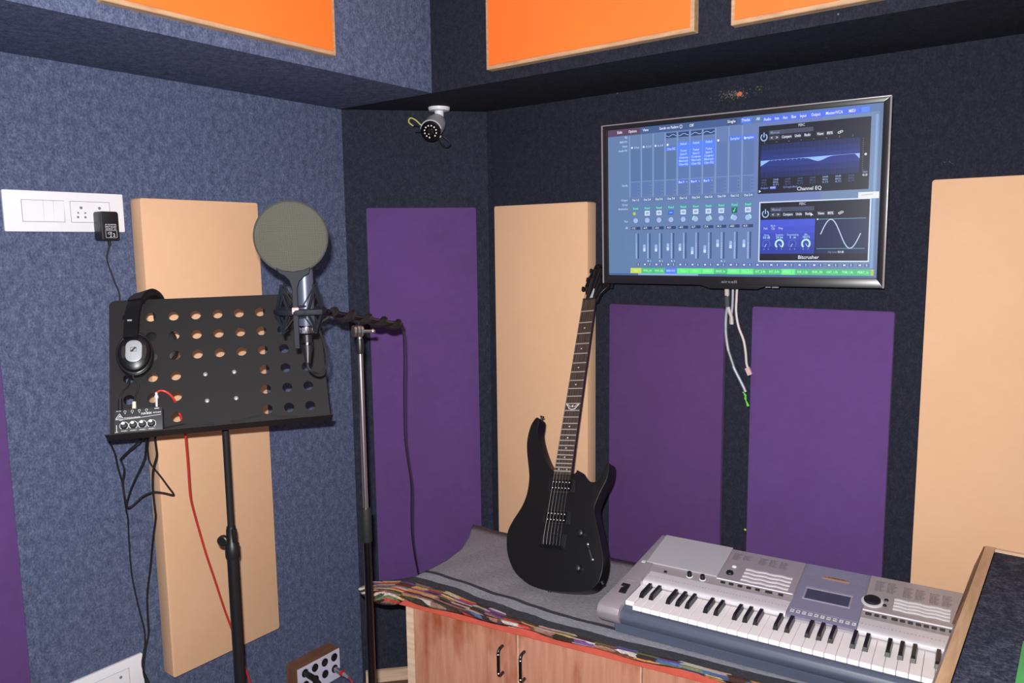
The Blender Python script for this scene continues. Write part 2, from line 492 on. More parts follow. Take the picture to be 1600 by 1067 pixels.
panel('wider purple fabric panel under the television, right of its hanging cables', (1.3212, 0, 0.396), (1, 0, 0), 0.3705, 1.0435, 0.022, M_purple, G2)

M_plyedge = wood('pale_plywood', rgb(172, 134, 100), rgb(206, 172, 136), (6, 40, 40), 0.6)
def board(label, o, x, w, h):
    x = Vector(x).normalized(); nrm = x.cross(Vector((0, 0, 1)))
    t = thing('plywood_board', label, 'wall panel', frame(o, x, (0, 0, 1), nrm), 'orange boards on the soffit')
    MB().box(0, w, 0, h, 0, 0.026).build('plywood_core', M_plyedge, t, bevel=0.0015, segs=1)
    MB().box(0.010, w - 0.010, 0.010, h - 0.010, 0.0255, 0.029).build('orange_facing', M_orange, t, bevel=0.001, segs=1)
board('orange board with plywood edges on the blue felt soffit', (DL, -1.372, 2.122), (0, 1, 0), 0.604, 0.5)
board('left one of the two plywood edged orange boards on the black soffit', (0.667, -DR, 2.118), (1, 0, 0), 0.632, 0.5)
board('right one of the two plywood edged orange boards on the black soffit, above the television', (1.3885, -DR, 2.115), (1, 0, 0), 0.632, 0.5)

# ------------------------------------------------------------------ cabinet
FX = Vector((math.cos(0.15336), math.sin(0.15336), 0)); BX = Vector((-FX.y, FX.x, 0))
Q0 = Vector((0.655, -0.745, 0))
CABM = frame(Q0, FX, BX, (0, 0, 1))
M_door = wood('worn_brown_veneer', rgb(174, 116, 94), rgb(202, 146, 122), (26, 26, 1.6), 0.45, blotch=rgb(150, 78, 52))
M_redtop = plain('salmon_red_paint', rgb(200, 88, 72), 0.5, scale=30, grain=0.12)
t = thing('cabinet', 'low brown veneer cabinet with a red painted top edge, under the grey rug', 'cabinet', CABM)
MB().prism([(-0.042, -0.006), (1.40, -0.006), (1.40, 0.455), (0.7, 0.45), (-0.05, 0.49)], 0.636, 0.656).build('cabinet_top', M_redtop, t, bevel=0.0015, segs=1)
MB().box(-0.022, 0.0025, 0.0, 0.45, 0, 0.635).build('side_panel', M_pale, t, smooth=False)
MB().box(0.0025, 1.36, 0.02, 0.44, 0, 0.635).build('carcass', M_ply, t, smooth=False)
def handle_bm(x):
    mb = MB()
    mb.tube([(x, 0.0, 0.594), (x, -0.016, 0.594), (x, -0.024, 0.588), (x, -0.025, 0.575), (x, -0.025, 0.54), (x, -0.024, 0.527), (x, -0.016, 0.521), (x, 0.0, 0.521)], 0.0042, 10, 3)
    return mb
for k in range(4):
    x0 = 0.0045 + 0.3277 * k
    d = MB().box(x0, x0 + 0.3245, -0.001, 0.018, 0.03, 0.634).build('door', M_door, t, bevel=0.0012, segs=1)
    MB().box(x0 + 0.3228, x0 + 0.3249, -0.0016, 0.018, 0.03, 0.634).build('edge_band', M_pale, d, smooth=False)
    if k < 2:
        hx = (0.284, 0.3475)[k]
        h = handle_bm(hx).build('handle', M_darkchrome, d)
        for cz in (0.583, 0.532): MB().ring((hx, -0.025, cz), 0.0043, 0.0012, None, 14, 6).build('collar', M_chrome, h)

# ------------------------------------------------------------------ rug on the cabinet
def rug_mat():
    m, nt, p = base_mat('striped_woven_rug')
    uv = node(nt, 'ShaderNodeUVMap'); uv.uv_map = 'UVMap'
    sp = node(nt, 'ShaderNodeSeparateXYZ')
    wob = node(nt, 'ShaderNodeTexNoise'); wob.inputs['Scale'].default_value = 9; wob.inputs['Detail'].default_value = 2
    nt.links.new(uv.outputs[0], wob.inputs['Vector'])
    nt.links.new(uv.outputs[0], sp.inputs[0])
    wv = node(nt, 'ShaderNodeMath', operation='MULTIPLY_ADD'); nt.links.new(wob.outputs['Fac'], wv.inputs[0]); wv.inputs[1].default_value = 0.012; nt.links.new(sp.outputs['Y'], wv.inputs[2])
    # plain field and the two dark stripes
    mr = node(nt, 'ShaderNodeMapRange'); mr.inputs['From Min'].default_value = -0.1; mr.inputs['From Max'].default_value = 0.3
    nt.links.new(wv.outputs[0], mr.inputs['Value'])
    g1, g2, dk = rgb(142, 138, 146), rgb(146, 147, 158), rgb(64, 64, 72)
    q = lambda t: (t + 0.1) / 0.4
    r = ramp(nt, [(0.0, dk), (q(0.036), g2), (q(0.074), dk), (q(0.088), g1), (1.0, g1)], 'CONSTANT')
    nt.links.new(mr.outputs[0], r.inputs[0])
    # colourful border: woven blocks
    mp = node(nt, 'ShaderNodeMapping'); mp.inputs['Scale'].default_value = (19, 140, 1); mp.inputs['Location'].default_value = (0.3, 0.45, 0)
    nt.links.new(uv.outputs[0], mp.inputs[0])
    wn = node(nt, 'ShaderNodeTexNoise'); wn.inputs['Scale'].default_value = 1.3; nt.links.new(mp.outputs[0], wn.inputs['Vector'])
    av = node(nt, 'ShaderNodeMix', data_type='RGBA', blend_type='ADD'); av.inputs['Factor'].default_value = 0.9
    nt.links.new(mp.outputs[0], av.inputs['A']); nt.links.new(wn.outputs['Color'], av.inputs['B'])
    fl = node(nt, 'ShaderNodeVectorMath', operation='FLOOR'); nt.links.new(av.outputs['Result'], fl.inputs[0])
    wh = node(nt, 'ShaderNodeTexWhiteNoise', noise_dimensions='2D'); nt.links.new(fl.outputs[0], wh.inputs['Vector'])
    cols = [rgb(70, 50, 48), rgb(206, 172, 108), rgb(92, 66, 56), rgb(196, 62, 58), rgb(66, 74, 60), rgb(192, 164, 154), rgb(84, 60, 54), rgb(112, 72, 132), rgb(58, 48, 46), rgb(112, 118, 84), rgb(206, 140, 84), rgb(86, 60, 54), rgb(76, 98, 140), rgb(150, 108, 98), rgb(190, 182, 176), rgb(64, 54, 52)]
    rc = ramp(nt, [(i / len(cols), c) for i, c in enumerate(cols)], 'CONSTANT')
    nt.links.new(wh.outputs['Value'], rc.inputs[0])
    lt = node(nt, 'ShaderNodeMath', operation='LESS_THAN'); lt.inputs[1].default_value = 0.006
    nt.links.new(wv.outputs[0], lt.inputs[0])
    mc = node(nt, 'ShaderNodeMix', data_type='RGBA'); nt.links.new(lt.outputs[0], mc.inputs['Factor']); nt.links.new(r.outputs[0], mc.inputs['A']); nt.links.new(rc.outputs[0], mc.inputs['B'])
    # thread grain
    tc = node(nt, 'ShaderNodeTexCoord')
    mg = node(nt, 'ShaderNodeMapping'); mg.inputs['Scale'].default_value = (90, 700, 90); mg.inputs['Rotation'].default_value = (0, 0, -0.15)
    nt.links.new(tc.outputs['Object'], mg.inputs[0])
    gn = node(nt, 'ShaderNodeTexNoise'); gn.inputs['Scale'].default_value = 1.0; gn.inputs['Detail'].default_value = 4; nt.links.new(mg.outputs[0], gn.inputs['Vector'])
    gr = ramp(nt, [(0.3, (0.62, 0.62, 0.62, 1)), (0.7, (1.3, 1.3, 1.3, 1))]); nt.links.new(gn.outputs['Fac'], gr.inputs[0])
    ml = node(nt, 'ShaderNodeMix', data_type='RGBA', blend_type='MULTIPLY'); ml.inputs['Factor'].default_value = 1.0
    nt.links.new(mc.outputs['Result'], ml.inputs['A']); nt.links.new(gr.outputs[0], ml.inputs['B'])
    nt.links.new(ml.outputs['Result'], p.inputs['Base Color'])
    p.inputs['Roughness'].default_value = 0.95; p.inputs['Specular IOR Level'].default_value = 0.15
    bp = node(nt, 'ShaderNodeBump'); bp.inputs['Strength'].default_value = 0.6; bp.inputs['Distance'].default_value = 0.002
    nt.links.new(gn.outputs['Fac'], bp.inputs['Height']); nt.links.new(bp.outputs[0], p.inputs['Normal'])
    return m
def interp(tab, x):
    if x <= tab[0][0]: return tab[0][1]
    for (a, va), (b, vb) in zip(tab, tab[1:]):
        if x <= b: return va + (vb - va) * (x - a) / (b - a)
    return tab[-1][1]
SL = [(0.0, -0.176), (0.042, -0.172), (0.069, -0.127), (0.112, -0.072), (0.17, -0.063), (0.245, -0.053), (0.34, -0.0555), (0.43, -0.087), (0.55, -0.1436)]
CT = [(-0.17, 0.048), (-0.08, 0.083), (0.06, 0.070), (0.25, 0.042), (0.39, 0.016), (0.6, 0.012), (1.4, 0.010)]
def back_edge(s): return max(0.455, 0.535 - 0.085 * max(s, -0.1))
rows = [0.0, 0.012, 0.026, 0.042, 0.055, 0.069, 0.09, 0.112, 0.14, 0.17, 0.21, 0.245, 0.3, 0.34, 0.39, 0.43, 0.48, 0.53]
NA = 60
vs, uvs = [], []
rnd = random.Random(3)
bump = lambda s, d: 0.0022 * math.sin(s * 19 + d * 7) + 0.0015 * math.sin(s * 43 - d * 23)
TOPZ = 0.668
cols_ = []
hang = [(-0.005, -0.002, 0.0), (-0.010, -0.007, 0.25), (-0.0125, -0.5, 0.6), (-0.011, -1.0, 1.0)]
grid = []
for j in range(len(hang) - 1, -1, -1):
    row = []
    for a in range(NA + 1):
        s = SL[0][1] + (1.38 - SL[0][1]) * (a / NA) ** 1.35
        drop = 0.012 + 0.002 * math.sin(s * 13)
        droop = 0.0
        if s < -0.02:
            w = min(1.0, (s + 0.176) / 0.156)
            drop += 0.030 * math.sin(math.pi * w) ** 0.6
            droop = 0.004 * (1 - w)
        o, dz, fr = hang[j]
        z = TOPZ - droop - (drop * fr if dz <= -0.1 else -dz)
        out = o - (0.004 * math.sin(s * 31) if fr > 0.2 else 0)
        P = Q0 + FX * s + BX * out; row.append(len(vs)); vs.append((P.x, P.y, z))
        uvs.append((s, -interp(CT, s) - 0.006 - drop * fr))
    grid.append(row)
for d in rows:
    row = []
    for a in range(NA + 1):
        dmax = 0.55
        f = (a / NA) ** 1.35
        sl = interp(SL, d)
        s = sl + (1.38 - sl) * f
        dd = d * back_edge(s) / 0.53
        P = Q0 + FX * s + BX * dd
        z = TOPZ + bump(s, d) * (0.35 if s > 0.35 else 1.0) - 0.0035
        if s < -0.02: z -= 0.004 * min(1, (-0.02 - s) / 0.15) * (1 if d < 0.1 else 0)
        row.append(len(vs)); vs.append((P.x, P.y, z)); uvs.append((s, dd - interp(CT, s)))
    grid.append(row)
mb = MB(); mb.v = vs
for r0, r1 in zip(grid, grid[1:]):
    for a in range(NA):
        mb.f.append((r0[a], r0[a + 1], r1[a + 1], r1[a])); mb.mi.append(0); mb.col.append((1, 1, 1, 1))
rug = mb.build('rug', rug_mat(), None, uv=uvs, angle=60)
md = rug.modifiers.new('thickness', 'SOLIDIFY'); md.thickness = 0.007; md.offset = -1
tag(rug, 'grey woven rug with dark stripes and a colourful border, spread over the brown cabinet', 'rug')

# ------------------------------------------------------------------ television
MT = frame((1.2975, -0.1415, 1.7331), (0.99839, 0.05664, -0.00019), (0.00178, -0.02805, 0.9996), (0.05661, -0.998, -0.0281))
M_bezel = plain('glossy_black_bezel', rgb(33, 31, 36), 0.28, grain=0.05, spec=0.5)
M_bezeledge = plain('polished_bezel_lip', rgb(140, 134, 140), 0.3, grain=0.05, spec=0.7)
def screen_mat():
    m, nt, p = base_mat('lit_screen')
    at = node(nt, 'ShaderNodeVertexColor'); at.layer_name = 'Col'
    p.inputs['Base Color'].default_value = (0.006, 0.006, 0.008, 1)
    p.inputs['Roughness'].default_value = 0.3
    nt.links.new(at.outputs['Color'], p.inputs['Emission Color'])
    p.inputs['Emission Strength'].default_value = 1.0
    return m
M_screen = screen_mat()
tv = thing('television', 'wall mounted television showing a blue mixing program, above the purple panels', 'television', MT)
OX0, OX1, OY0, OY1 = -0.385, 0.385, -0.2295, 0.2300
SX0, SX1, SY0, SY1 = -0.3665, 0.3675, -0.2045, 0.2155
mb = MB(); mb.box(OX0 + 0.003, OX1 - 0.003, OY0 + 0.003, OY1 - 0.003, -0.03, -0.006)
mb.box(-0.3, 0.3, -0.17, 0.15, -0.055, -0.03)
mb.build('back_housing', M_blackplastic, tv, bevel=0.004)
fr = MB()
outer = [(OX0, OY0), (OX1, OY0), (OX1, OY1), (OX0, OY1)]; inner = [(SX0, SY0), (SX1, SY0), (SX1, SY1), (SX0, SY1)]
for k in range(4):
    a, b = outer[k], outer[(k + 1) % 4]; c, d = inner[(k + 1) % 4], inner[k]
    fr.prism([a, b, c, d], -0.008, 0.002)
fr.build('bezel', M_bezel, tv, bevel=0.0018)
mb = MB()
for x0, x1, y0, y1 in ((OX0 - 0.001, OX0 + 0.0035, OY0, OY1), (OX1 - 0.0035, OX1 + 0.001, OY0, OY1), (OX0, OX1, OY1 - 0.0025, OY1 + 0.001)):
    mb.box(x0, x1, y0, y1, -0.01, 0.0032)
mb.build('bezel_lip', M_bezeledge, tv, bevel=0.0012)
MB().prism([(-0.085, -0.2285), (-0.055, -0.2385), (0.075, -0.2385), (0.10, -0.2285)], -0.006, 0.002).build('chin', M_bezel, tv, bevel=0.0015)
MB().text('aircell', -0.0225, -0.2225, 0.0105, 0.0026, width=0.043).build('brand_lettering', plain('silver_lettering', rgb(150, 150, 158), 0.4, 0.6), tv, smooth=False)
MB().box(0.098, 0.112, -0.2335, -0.2305, -0.006, 0.002).box(0.115, 0.132, -0.2338, -0.2302, -0.006, 0.002).build('badge', M_steel, tv, smooth=False)
for bx in (-0.1, 0.1):
    MB().box(bx - 0.015, bx + 0.015, -0.16, 0.16, -0.115, -0.055).build('wall_bracket', M_blackmetal, tv, smooth=False)

scr = MB(); scr.c = rgb(98, 126, 176)
for i in range(16):       # the panel itself, slightly warmer at its left edge
    a, b = SX0 + (SX1 - SX0) * i / 16, SX0 + (SX1 - SX0) * (i + 1) / 16
    k = i / 15
    scr.c = rgb(100 + 12 * k, 130 - 2 * k, 172 + 18 * k) if i < 13 else rgb(112, 138, 176)
    scr.quad(a, b, SY0, SY1, -0.003)
screen = scr.build('screen', M_screen, tv, smooth=False, colors=True)
ui = MB(); Z1, Z2, Z3 = -0.0026, -0.0023, -0.0020
def q(x0, x1, y0, y1, c, z=Z1): ui.c = c; ui.quad(x0, x1, y0, y1, z)
def tx(s, x, y, h, c, z=Z3, al='c', w=None): ui.c = c; ui.text(s, x, y, h * 1.36, z, al, w)
WHT, PALE = rgb(238, 244, 255), rgb(190, 212, 250)
BLU, BLU2 = rgb(84, 124, 246), rgb(88, 116, 240)
PIT = 0.0362
def cx(k): return -0.2795 + PIT * k
# menu strip; mauve left end has a red reflection put into its colour
q(SX0, -0.265, 0.1965, SY1, rgb(92, 70, 98)); q(-0.265, 0.03, 0.1965, SY1, rgb(70, 96, 146)); q(0.03, SX1, 0.1965, SY1, rgb(92, 122, 176))
for s, x, w in (('Edit', -0.3285, 0.016), ('Options', -0.288, 0.026), ('View', -0.2475, 0.018), ('Sends on Faders', -0.178, 0.056), ('Off', -0.112, 0.012), ('Single', -0.0015, 0.022), ('Tracks', 0.037, 0.022), ('All', 0.0685, 0.009)):
    if s == 'Tracks': q(0.0235, 0.051, 0.1985, 0.2125, BLU, Z2)
    if s == 'Single': q(-0.0135, 0.0125, 0.1985, 0.2125, rgb(62, 78, 120), Z2)
    tx(s, x, 0.2035, 0.0075, WHT, w=w)
ui.c = WHT
ui.line([(-0.1425 + 0.0035 * math.cos(k * 0.5236), 0.2065 + 0.0045 * math.sin(k * 0.5236)) for k in range(13)], 0.0012, Z3)
q(0.082, 0.3375, 0.196, 0.2105, BLU2, Z2)
for s, x, w in (('Audio', 0.093, 0.019), ('Inst', 0.117, 0.011), ('Aux', 0.138, 0.012), ('Bus', 0.159, 0.012), ('Input', 0.182, 0.016), ('Output', 0.2125, 0.022), ('Master/VCA', 0.256, 0.04), ('MIDI', 0.297, 0.015)):
    tx(s, x, 0.2, 0.0075, WHT, w=w)
q(0.3185, 0.336, 0.197, 0.2095, rgb(96, 140, 250), Z2 + 0.0001)
# row labels
for s, y, w in (('EQ', 0.1885, 0.008), ('MIDI FX', 0.176, 0.024), ('Input', 0.164, 0.016), ('Audio FX', 0.1515, 0.028), ('Sends', 0.0525, 0.018), ('Output', 0.0105, 0.02), ('Group', -0.0025, 0.018), ('Automation', -0.0145, 0.03), ('Pan', -0.051, 0.011), ('dB', -0.0695, 0.008)):
    tx(s, -0.3045, y, 0.006, PALE, al='r', w=w)
# channel strips
lineA, lineB, wellA, wellB = rgb(128, 156, 206), rgb(118, 146, 200), rgb(92, 120, 166), rgb(96, 122, 178)
for k in range(10):
    x0, x1 = cx(k) - PIT / 2, cx(k) + PIT / 2
    q(x0 - 0.0016, x0 + 0.0016, 0.02, 0.194, lineA)
    q(x0 + 0.004, x1 - 0.004, 0.066, 0.156, wellA if k < 4 else wellB)
    q(x0 + 0.004, x1 - 0.012, 0.022, 0.062, wellB)
    for j in range(4):
        q(x1 - 0.0105, x1 - 0.0065, 0.028 + j * 0.009, 0.032 + j * 0.009, rgb(88, 112, 166))
    q(x0 + 0.002, x1 - 0.002, 0.0635, 0.065, lineB)
    q(x0 + 0.003, x1 - 0.003, 0.007, 0.018, rgb(96, 122, 170)); tx('Out %d-%d' % ((k * 2) % 8 + 1, (k * 2) % 8 + 2), cx(k), 0.0095, 0.0062, WHT, w=0.022)
    q(x0 + 0.005, x1 - 0.005, -0.0165, -0.0065, rgb(84, 142, 168)); tx('Read', cx(k), -0.0145, 0.006, rgb(140, 240, 214), w=0.016)
    if k == 0:
        ui.c = rgb(196, 206, 92); ui.disc(cx(k) - 0.004, -0.0265, 0.0045, Z2)
    elif k == 3:
        q(cx(k) - 0.0075, cx(k) + 0.0075, -0.0325, -0.0205, rgb(58, 104, 214), Z2); q(cx(k) - 0.005, cx(k) + 0.005, -0.0285, -0.0245, rgb(120, 176, 255), Z3)
    elif k in (8, 9) and k != 9 or k == 7 + 0:
        if k == 7:
            q(cx(k) - 0.0078, cx(k) + 0.0078, -0.033, -0.0195, rgb(214, 228, 250), Z2); q(cx(k) - 0.0045, cx(k) + 0.005, -0.0295, -0.023, rgb(150, 176, 220), Z3)
        else:
            q(cx(k) - 0.0078, cx(k) + 0.0078, -0.0335, -0.019, rgb(36, 104, 92), Z2); tx('\u266a', cx(k), -0.03, 0.009, rgb(120, 240, 160)); ui.c = rgb(120, 240, 160); ui.disc(cx(k) - 0.002, -0.0285, 0.0023, Z3, 8); q(cx(k) - 0.0003, cx(k) + 0.0008, -0.0285, -0.021, rgb(120, 240, 160), Z3); q(cx(k) - 0.0003, cx(k) + 0.004, -0.0225, -0.021, rgb(120, 240, 160), Z3)
    else:
        q(cx(k) - 0.0078, cx(k) + 0.0078, -0.033, -0.0195, rgb(214, 228, 250), Z2); q(cx(k) - 0.0045, cx(k) + 0.005, -0.0295, -0.023, rgb(150, 176, 220), Z3)
    ui.c = rgb(76, 104, 160); ui.disc(cx(k), -0.0465, 0.0086, Z1)
    ui.c = rgb(166, 188, 236); ui.disc(cx(k), -0.0465, 0.0075, Z2)
    if k in (5, 6, 8, 9):
        ui.c = rgb(150, 246, 214)
        a0 = 150 if k in (5, 8) else 20
        ui.line([(cx(k) + 0.0085 * math.cos(math.radians(a0 + j * 12)), -0.0465 + 0.0085 * math.sin(math.radians(a0 + j * 12))) for j in range(-3, 5)], 0.0028, Z3)
    q(cx(k) - 0.0145, cx(k) + 0.0005, -0.073, -0.0645, rgb(62, 84, 126), Z2); tx('-%.1f' % (3.2 + (k * 1.7) % 6), cx(k) - 0.007, -0.0708, 0.0055, WHT, w=0.011)
    q(cx(k) + 0.0015, cx(k) + 0.0145, -0.073, -0.0645, rgb(52, 74, 118), Z2)
    q(cx(k) + 0.0065, cx(k) + 0.0098, -0.156, -0.084, rgb(54, 78, 124), Z2)
    q(cx(k) - 0.0006, cx(k) + 0.0035, -0.156, -0.084, rgb(140, 168, 214), Z1)
    for j in range(9):
        q(cx(k) + 0.0002, cx(k) + 0.004, -0.155 + j * 0.005, -0.1533 + j * 0.005, rgb(178, 200, 236), Z2)
    fy = (-0.121, -0.124, -0.1245, -0.1215, -0.1225, -0.1325, -0.1285, -0.1125, -0.117, -0.114)[k]
    q(cx(k) - 0.0098, cx(k) - 0.0085, -0.156, -0.084, rgb(104, 132, 186), Z1)
    if k > 0:
        q(cx(k) - 0.0128, cx(k) - 0.0055, fy - 0.0115, fy + 0.0085, rgb(156, 190, 238), Z2); q(cx(k) - 0.0126, cx(k) - 0.0057, fy - 0.0115, fy - 0.003, rgb(206, 226, 255), Z3)
    if k in (1, 2, 3, 7): tx('R', cx(k) + 0.003, -0.1655, 0.0052, WHT); tx('I', cx(k) + 0.0105, -0.1655, 0.0052, WHT)
for k in range(18):
    if k > 0: tx('M', cx(k) - 0.008, -0.1755, 0.0056, WHT)
    tx('S', cx(k) + 0.0078, -0.1755, 0.0056, WHT)
    q(cx(k) - 0.0135, cx(k) - 0.003, -0.1775, -0.1685, rgb(84, 110, 164)) if k else None
    q(cx(k) + 0.0025, cx(k) + 0.0135, -0.1775, -0.1685, rgb(84, 110, 164))
names = ['Out', 'VOX_L4', 'VOX_L4p', 'MAIN VOX', 'Tas', 'Pic', 'TABLA', 'BASS_lo', 'SYNTH 1', 'SYN_2 sp', 'KIT_2.4b', 'KIT_2.5b', 'PAD 1', 'KIK_1.2p', 'SNR_2ft', 'HAT_1.7b', 'TOM_1.4b', 'PERC_lo', 'Drum_1b']
for k in range(18):
    c = rgb(206, 222, 92) if k == 0 else rgb(86, 132, 250) if k == 3 else rgb(104, 246, 130) if k in (4, 5, 6, 8, 9, 12) else rgb(78, 200, 122)
    x0 = cx(k) - PIT / 2 + (0.0005 if k else 0.0013)
    q(x0, cx(k) + PIT / 2 - 0.0003, -0.1985, -0.1835, c, Z2)
    tx(names[k], cx(k), -0.1935, 0.0062, rgb(196, 255, 214) if k != 3 else rgb(206, 226, 255), w=0.026 if len(names[k]) > 4 else 0.014)
q(cx(18) - PIT / 2, cx(18) - PIT / 2 + 0.007, -0.1985, -0.1835, rgb(190, 196, 96), Z2)
q(SX0, SX1, -0.2032, -0.1998, rgb(66, 98, 150), Z1); q(-0.272, -0.09, -0.2036, -0.1992, rgb(150, 180, 226), Z2)
# EQ thumbnails, inserts, sends
for k in range(3, 7):
    q(cx(k) - 0.015, cx(k) + 0.0152, 0.1785, 0.192, rgb(48, 70, 116), Z2)
    ui.c = rgb(176, 204, 246); pts = [(cx(k) - 0.0145 + 0.029 * j / 8, 0.185 + 0.0024 * math.sin(j * 0.9 + k)) for j in range(9)]; ui.line(pts, 0.0014, Z3)
for k in (4, 5, 6):
    q(cx(k) - 0.0172, cx(k) + 0.0176, 0.0985, 0.1655, rgb(90, 134, 248), Z2)
    for j, s in enumerate(('Default', '', 'Tuner', 'Space D', 'Compress', 'Bitcrush', 'Chan EQ')):
        if s: tx(s, cx(k), 0.157 - j * 0.0092, 0.0058, rgb(206, 228, 255), w=0.026 if j > 3 else 0.019)
    q(cx(k) - 0.0165, cx(k) + 0.006, 0.0515, 0.062, rgb(78, 122, 240), Z2); tx('Bus %d' % (k - 1), cx(k) - 0.006, 0.0535, 0.006, WHT, w=0.016); tx('\u2022', cx(k) + 0.0095, 0.0535, 0.006, WHT)
q(cx(3) - 0.0165, cx(3) + 0.016, 0.1435, 0.154, BLU, Z2); tx('Chan EQ', cx(3), 0.146, 0.006, rgb(206, 228, 255), w=0.024)
for k in (0, 1, 2, 9):
    ui.c = WHT; ui.disc(cx(k) - 0.0105, 0.1605, 0.0028, Z3, 10); tx('In %d-%d' % (k + 1, k + 2) if k else 'Out', cx(k) + 0.004, 0.158, 0.0055, PALE, w=0.016)
for k in (3, 7):
    ui.c = WHT; ui.disc(cx(k) - 0.0105, 0.1605, 0.003, Z3, 10)
for k in (7, 8):
    kk = k + 0.97
    q(cx(kk) - 0.0165, cx(kk) + 0.017, 0.1555, 0.168, BLU, Z2); tx('Sampler', cx(kk), 0.159, 0.0062, rgb(206, 228, 255), w=0.026)
tx('\u2022', 0, 0, 0.0001, WHT)
# plug-in windows
NAVY, NAVY2, INK = rgb(30, 36, 62), rgb(38, 58, 134), rgb(24, 28, 46)
def plugin(x0, x1, y0, y1, title, edge):
    if edge: q(x0 - 0.0032, x1 + 0.0032, y0 - 0.0032, y1 + 0.0032, rgb(206, 222, 246), 0.00005 - 0.0019)
    q(x0, x1, y0, y1, INK, -0.0018)
    zt = -0.0014
    ui.c = rgb(166, 200, 250)
    px, py = x0 + 0.0135, y1 - 0.0285
    ui.line([(px + 0.0078 * math.cos(math.radians(a)), py + 0.0088 * math.sin(math.radians(a))) for a in range(130, 411, 20)], 0.0026, zt)
    ui.line([(px, py + 0.0005), (px, py + 0.0115)], 0.0026, zt)
    q(x0 + 0.026, x0 + 0.136, y1 - 0.0235, y1 - 0.0125, rgb(72, 78, 104), -0.0016)
    tx('Manual', x0 + 0.0295, y1 - 0.0215, 0.0075, rgb(134, 142, 172), zt, 'l', 0.023)
    q(x0 + 0.026, x0 + 0.053, y1 - 0.037, y1 - 0.026, rgb(66, 70, 92), -0.0016)
    tx('<', x0 + 0.033, y1 - 0.0345, 0.007, WHT, zt); tx('>', x0 + 0.0465, y1 - 0.0345, 0.007, WHT, zt)
    for s, xx, w in (('Compare', 0.071, 0.024), ('Undo', 0.0985, 0.015), ('Redo', 0.122, 0.015), ('View:', 0.153, 0.016), ('80%', 0.1755, 0.014)):
        q(x0 + xx - w * 0.6, x0 + xx + w * 0.6, y1 - 0.0365, y1 - 0.0265, rgb(58, 62, 84), -0.0016)
        tx(s, x0 + xx, y1 - 0.0342, 0.0068, WHT, zt, 'c', w)
    ui.c = WHT
    for dx in (0.1975, 0.2025): ui.line([(x0 + dx + 0.0032 * math.cos(k * 0.6283), y1 - 0.031 + (dx - 0.2) * 0.5 + 0.0022 * math.sin(k * 0.6283)) for k in range(11)], 0.0012, zt)
    tx(title[0], x0 + 0.107, y1 - 0.0085, 0.0068, rgb(196, 204, 226), zt, 'c', 0.016)
    tx(title[1], (x0 + x1) / 2 - title[3], y0 + 0.0045, 0.0095, rgb(222, 230, 250), zt, 'c', title[2])
EX0, EX1, EY0, EY1 = 0.0718, 0.3412, 0.0135, 0.1865
plugin(EX0, EX1, EY0, EY1, ('PERC', 'Channel EQ', 0.06, 0.005), False)
gx0, gx1, gy0, gy1 = EX0 + 0.006, EX0 + 0.2465, 0.054, 0.139
for j in range(6):
    y0 = gy0 + (gy1 - gy0) * j / 6; kk = 1 - abs(j - 2.5) / 3
    q(gx0, gx1, y0, y0 + (gy1 - gy0) / 6, rgb(30 + 14 * kk, 40 + 22 * kk, 86 + 60 * kk), -0.0017)
for j in range(24):
    x = gx0 + (gx1 - gx0) * (j + 0.5) / 24; q(x, x + 0.0006, gy0, gy1, rgb(40, 58, 128), -0.00165)
pts = []
for j in range(61):
    u = j / 60
    y = 0.0985 + 0.0025 * u
    dep = 0.0135 * max(0, 1 - u / 0.1) + 0.0105 * math.exp(-((u - 0.6) / 0.085) ** 2) + 0.0006 + 0.0125 * max(0, (u - 0.955) / 0.045)
    pts.append((gx0 + (gx1 - gx0) * u, y, y - dep))
ui.c = rgb(150, 190, 252)
for a, b in zip(pts, pts[1:]):
    ui.add([(a[0], a[2], -0.0015), (b[0], b[2], -0.0015), (b[0], b[1], -0.0015), (a[0], a[1], -0.0015)], [(0, 1, 2, 3)])
for j in range(11):
    for k in range(2): q(gx0 + 0.027 + j * 0.0105, gx0 + 0.0295 + j * 0.0105, 0.0965, 0.0985, rgb(120, 160, 236), -0.00145)
for j in range(8):
    xx = gx0 + 0.0095 + 0.0305 * j; cc = rgb(150, 170, 220) if j in (1, 5, 6) else rgb(76, 90, 140)
    for r_ in range(3): tx(('24dB', '80Hz', '0.71')[r_], xx, 0.0465 - 0.0065 * r_, 0.0046, cc, -0.0014, 'c', 0.0135)
    tx(('\\', '~', '~', '~', '~', '~', '/', '/')[j], xx, 0.142, 0.005, rgb(150, 160, 190), -0.0014)
tx('Analyzer', EX0 + 0.0175, 0.026, 0.005, rgb(130, 146, 226), -0.0014, 'c', 0.021); q(EX0 + 0.031, EX0 + 0.0475, 0.0245, 0.031, rgb(78, 96, 226), -0.0016); tx('POST', EX0 + 0.039, 0.026, 0.0048, WHT, -0.0014, 'c', 0.013)
tx('Q-Couple Mode', EX0 + 0.083, 0.026, 0.005, rgb(130, 146, 210), -0.0014, 'c', 0.036)
tx('Gain', EX1 - 0.0095, 0.0535, 0.005, rgb(150, 160, 200), -0.0014, 'c', 0.011); tx('0.0', EX1 - 0.0095, 0.0455, 0.0055, WHT, -0.0014, 'c', 0.011)
for j in range(16): q(EX0 + 0.2525, EX0 + 0.2545, 0.06 + j * 0.005, 0.0612 + j * 0.005, rgb(120, 130, 160), -0.0015)
ui.c = rgb(206, 214, 240); ui.disc(EX1 - 0.0095, 0.0975, 0.003, -0.0014, 12)
ui.c = WHT; ui.add([(EX0 + 0.003, 0.0165, -0.0014), (EX0 + 0.0085, 0.02, -0.0014), (EX0 + 0.003, 0.0235, -0.0014)], [(0, 1, 2)])
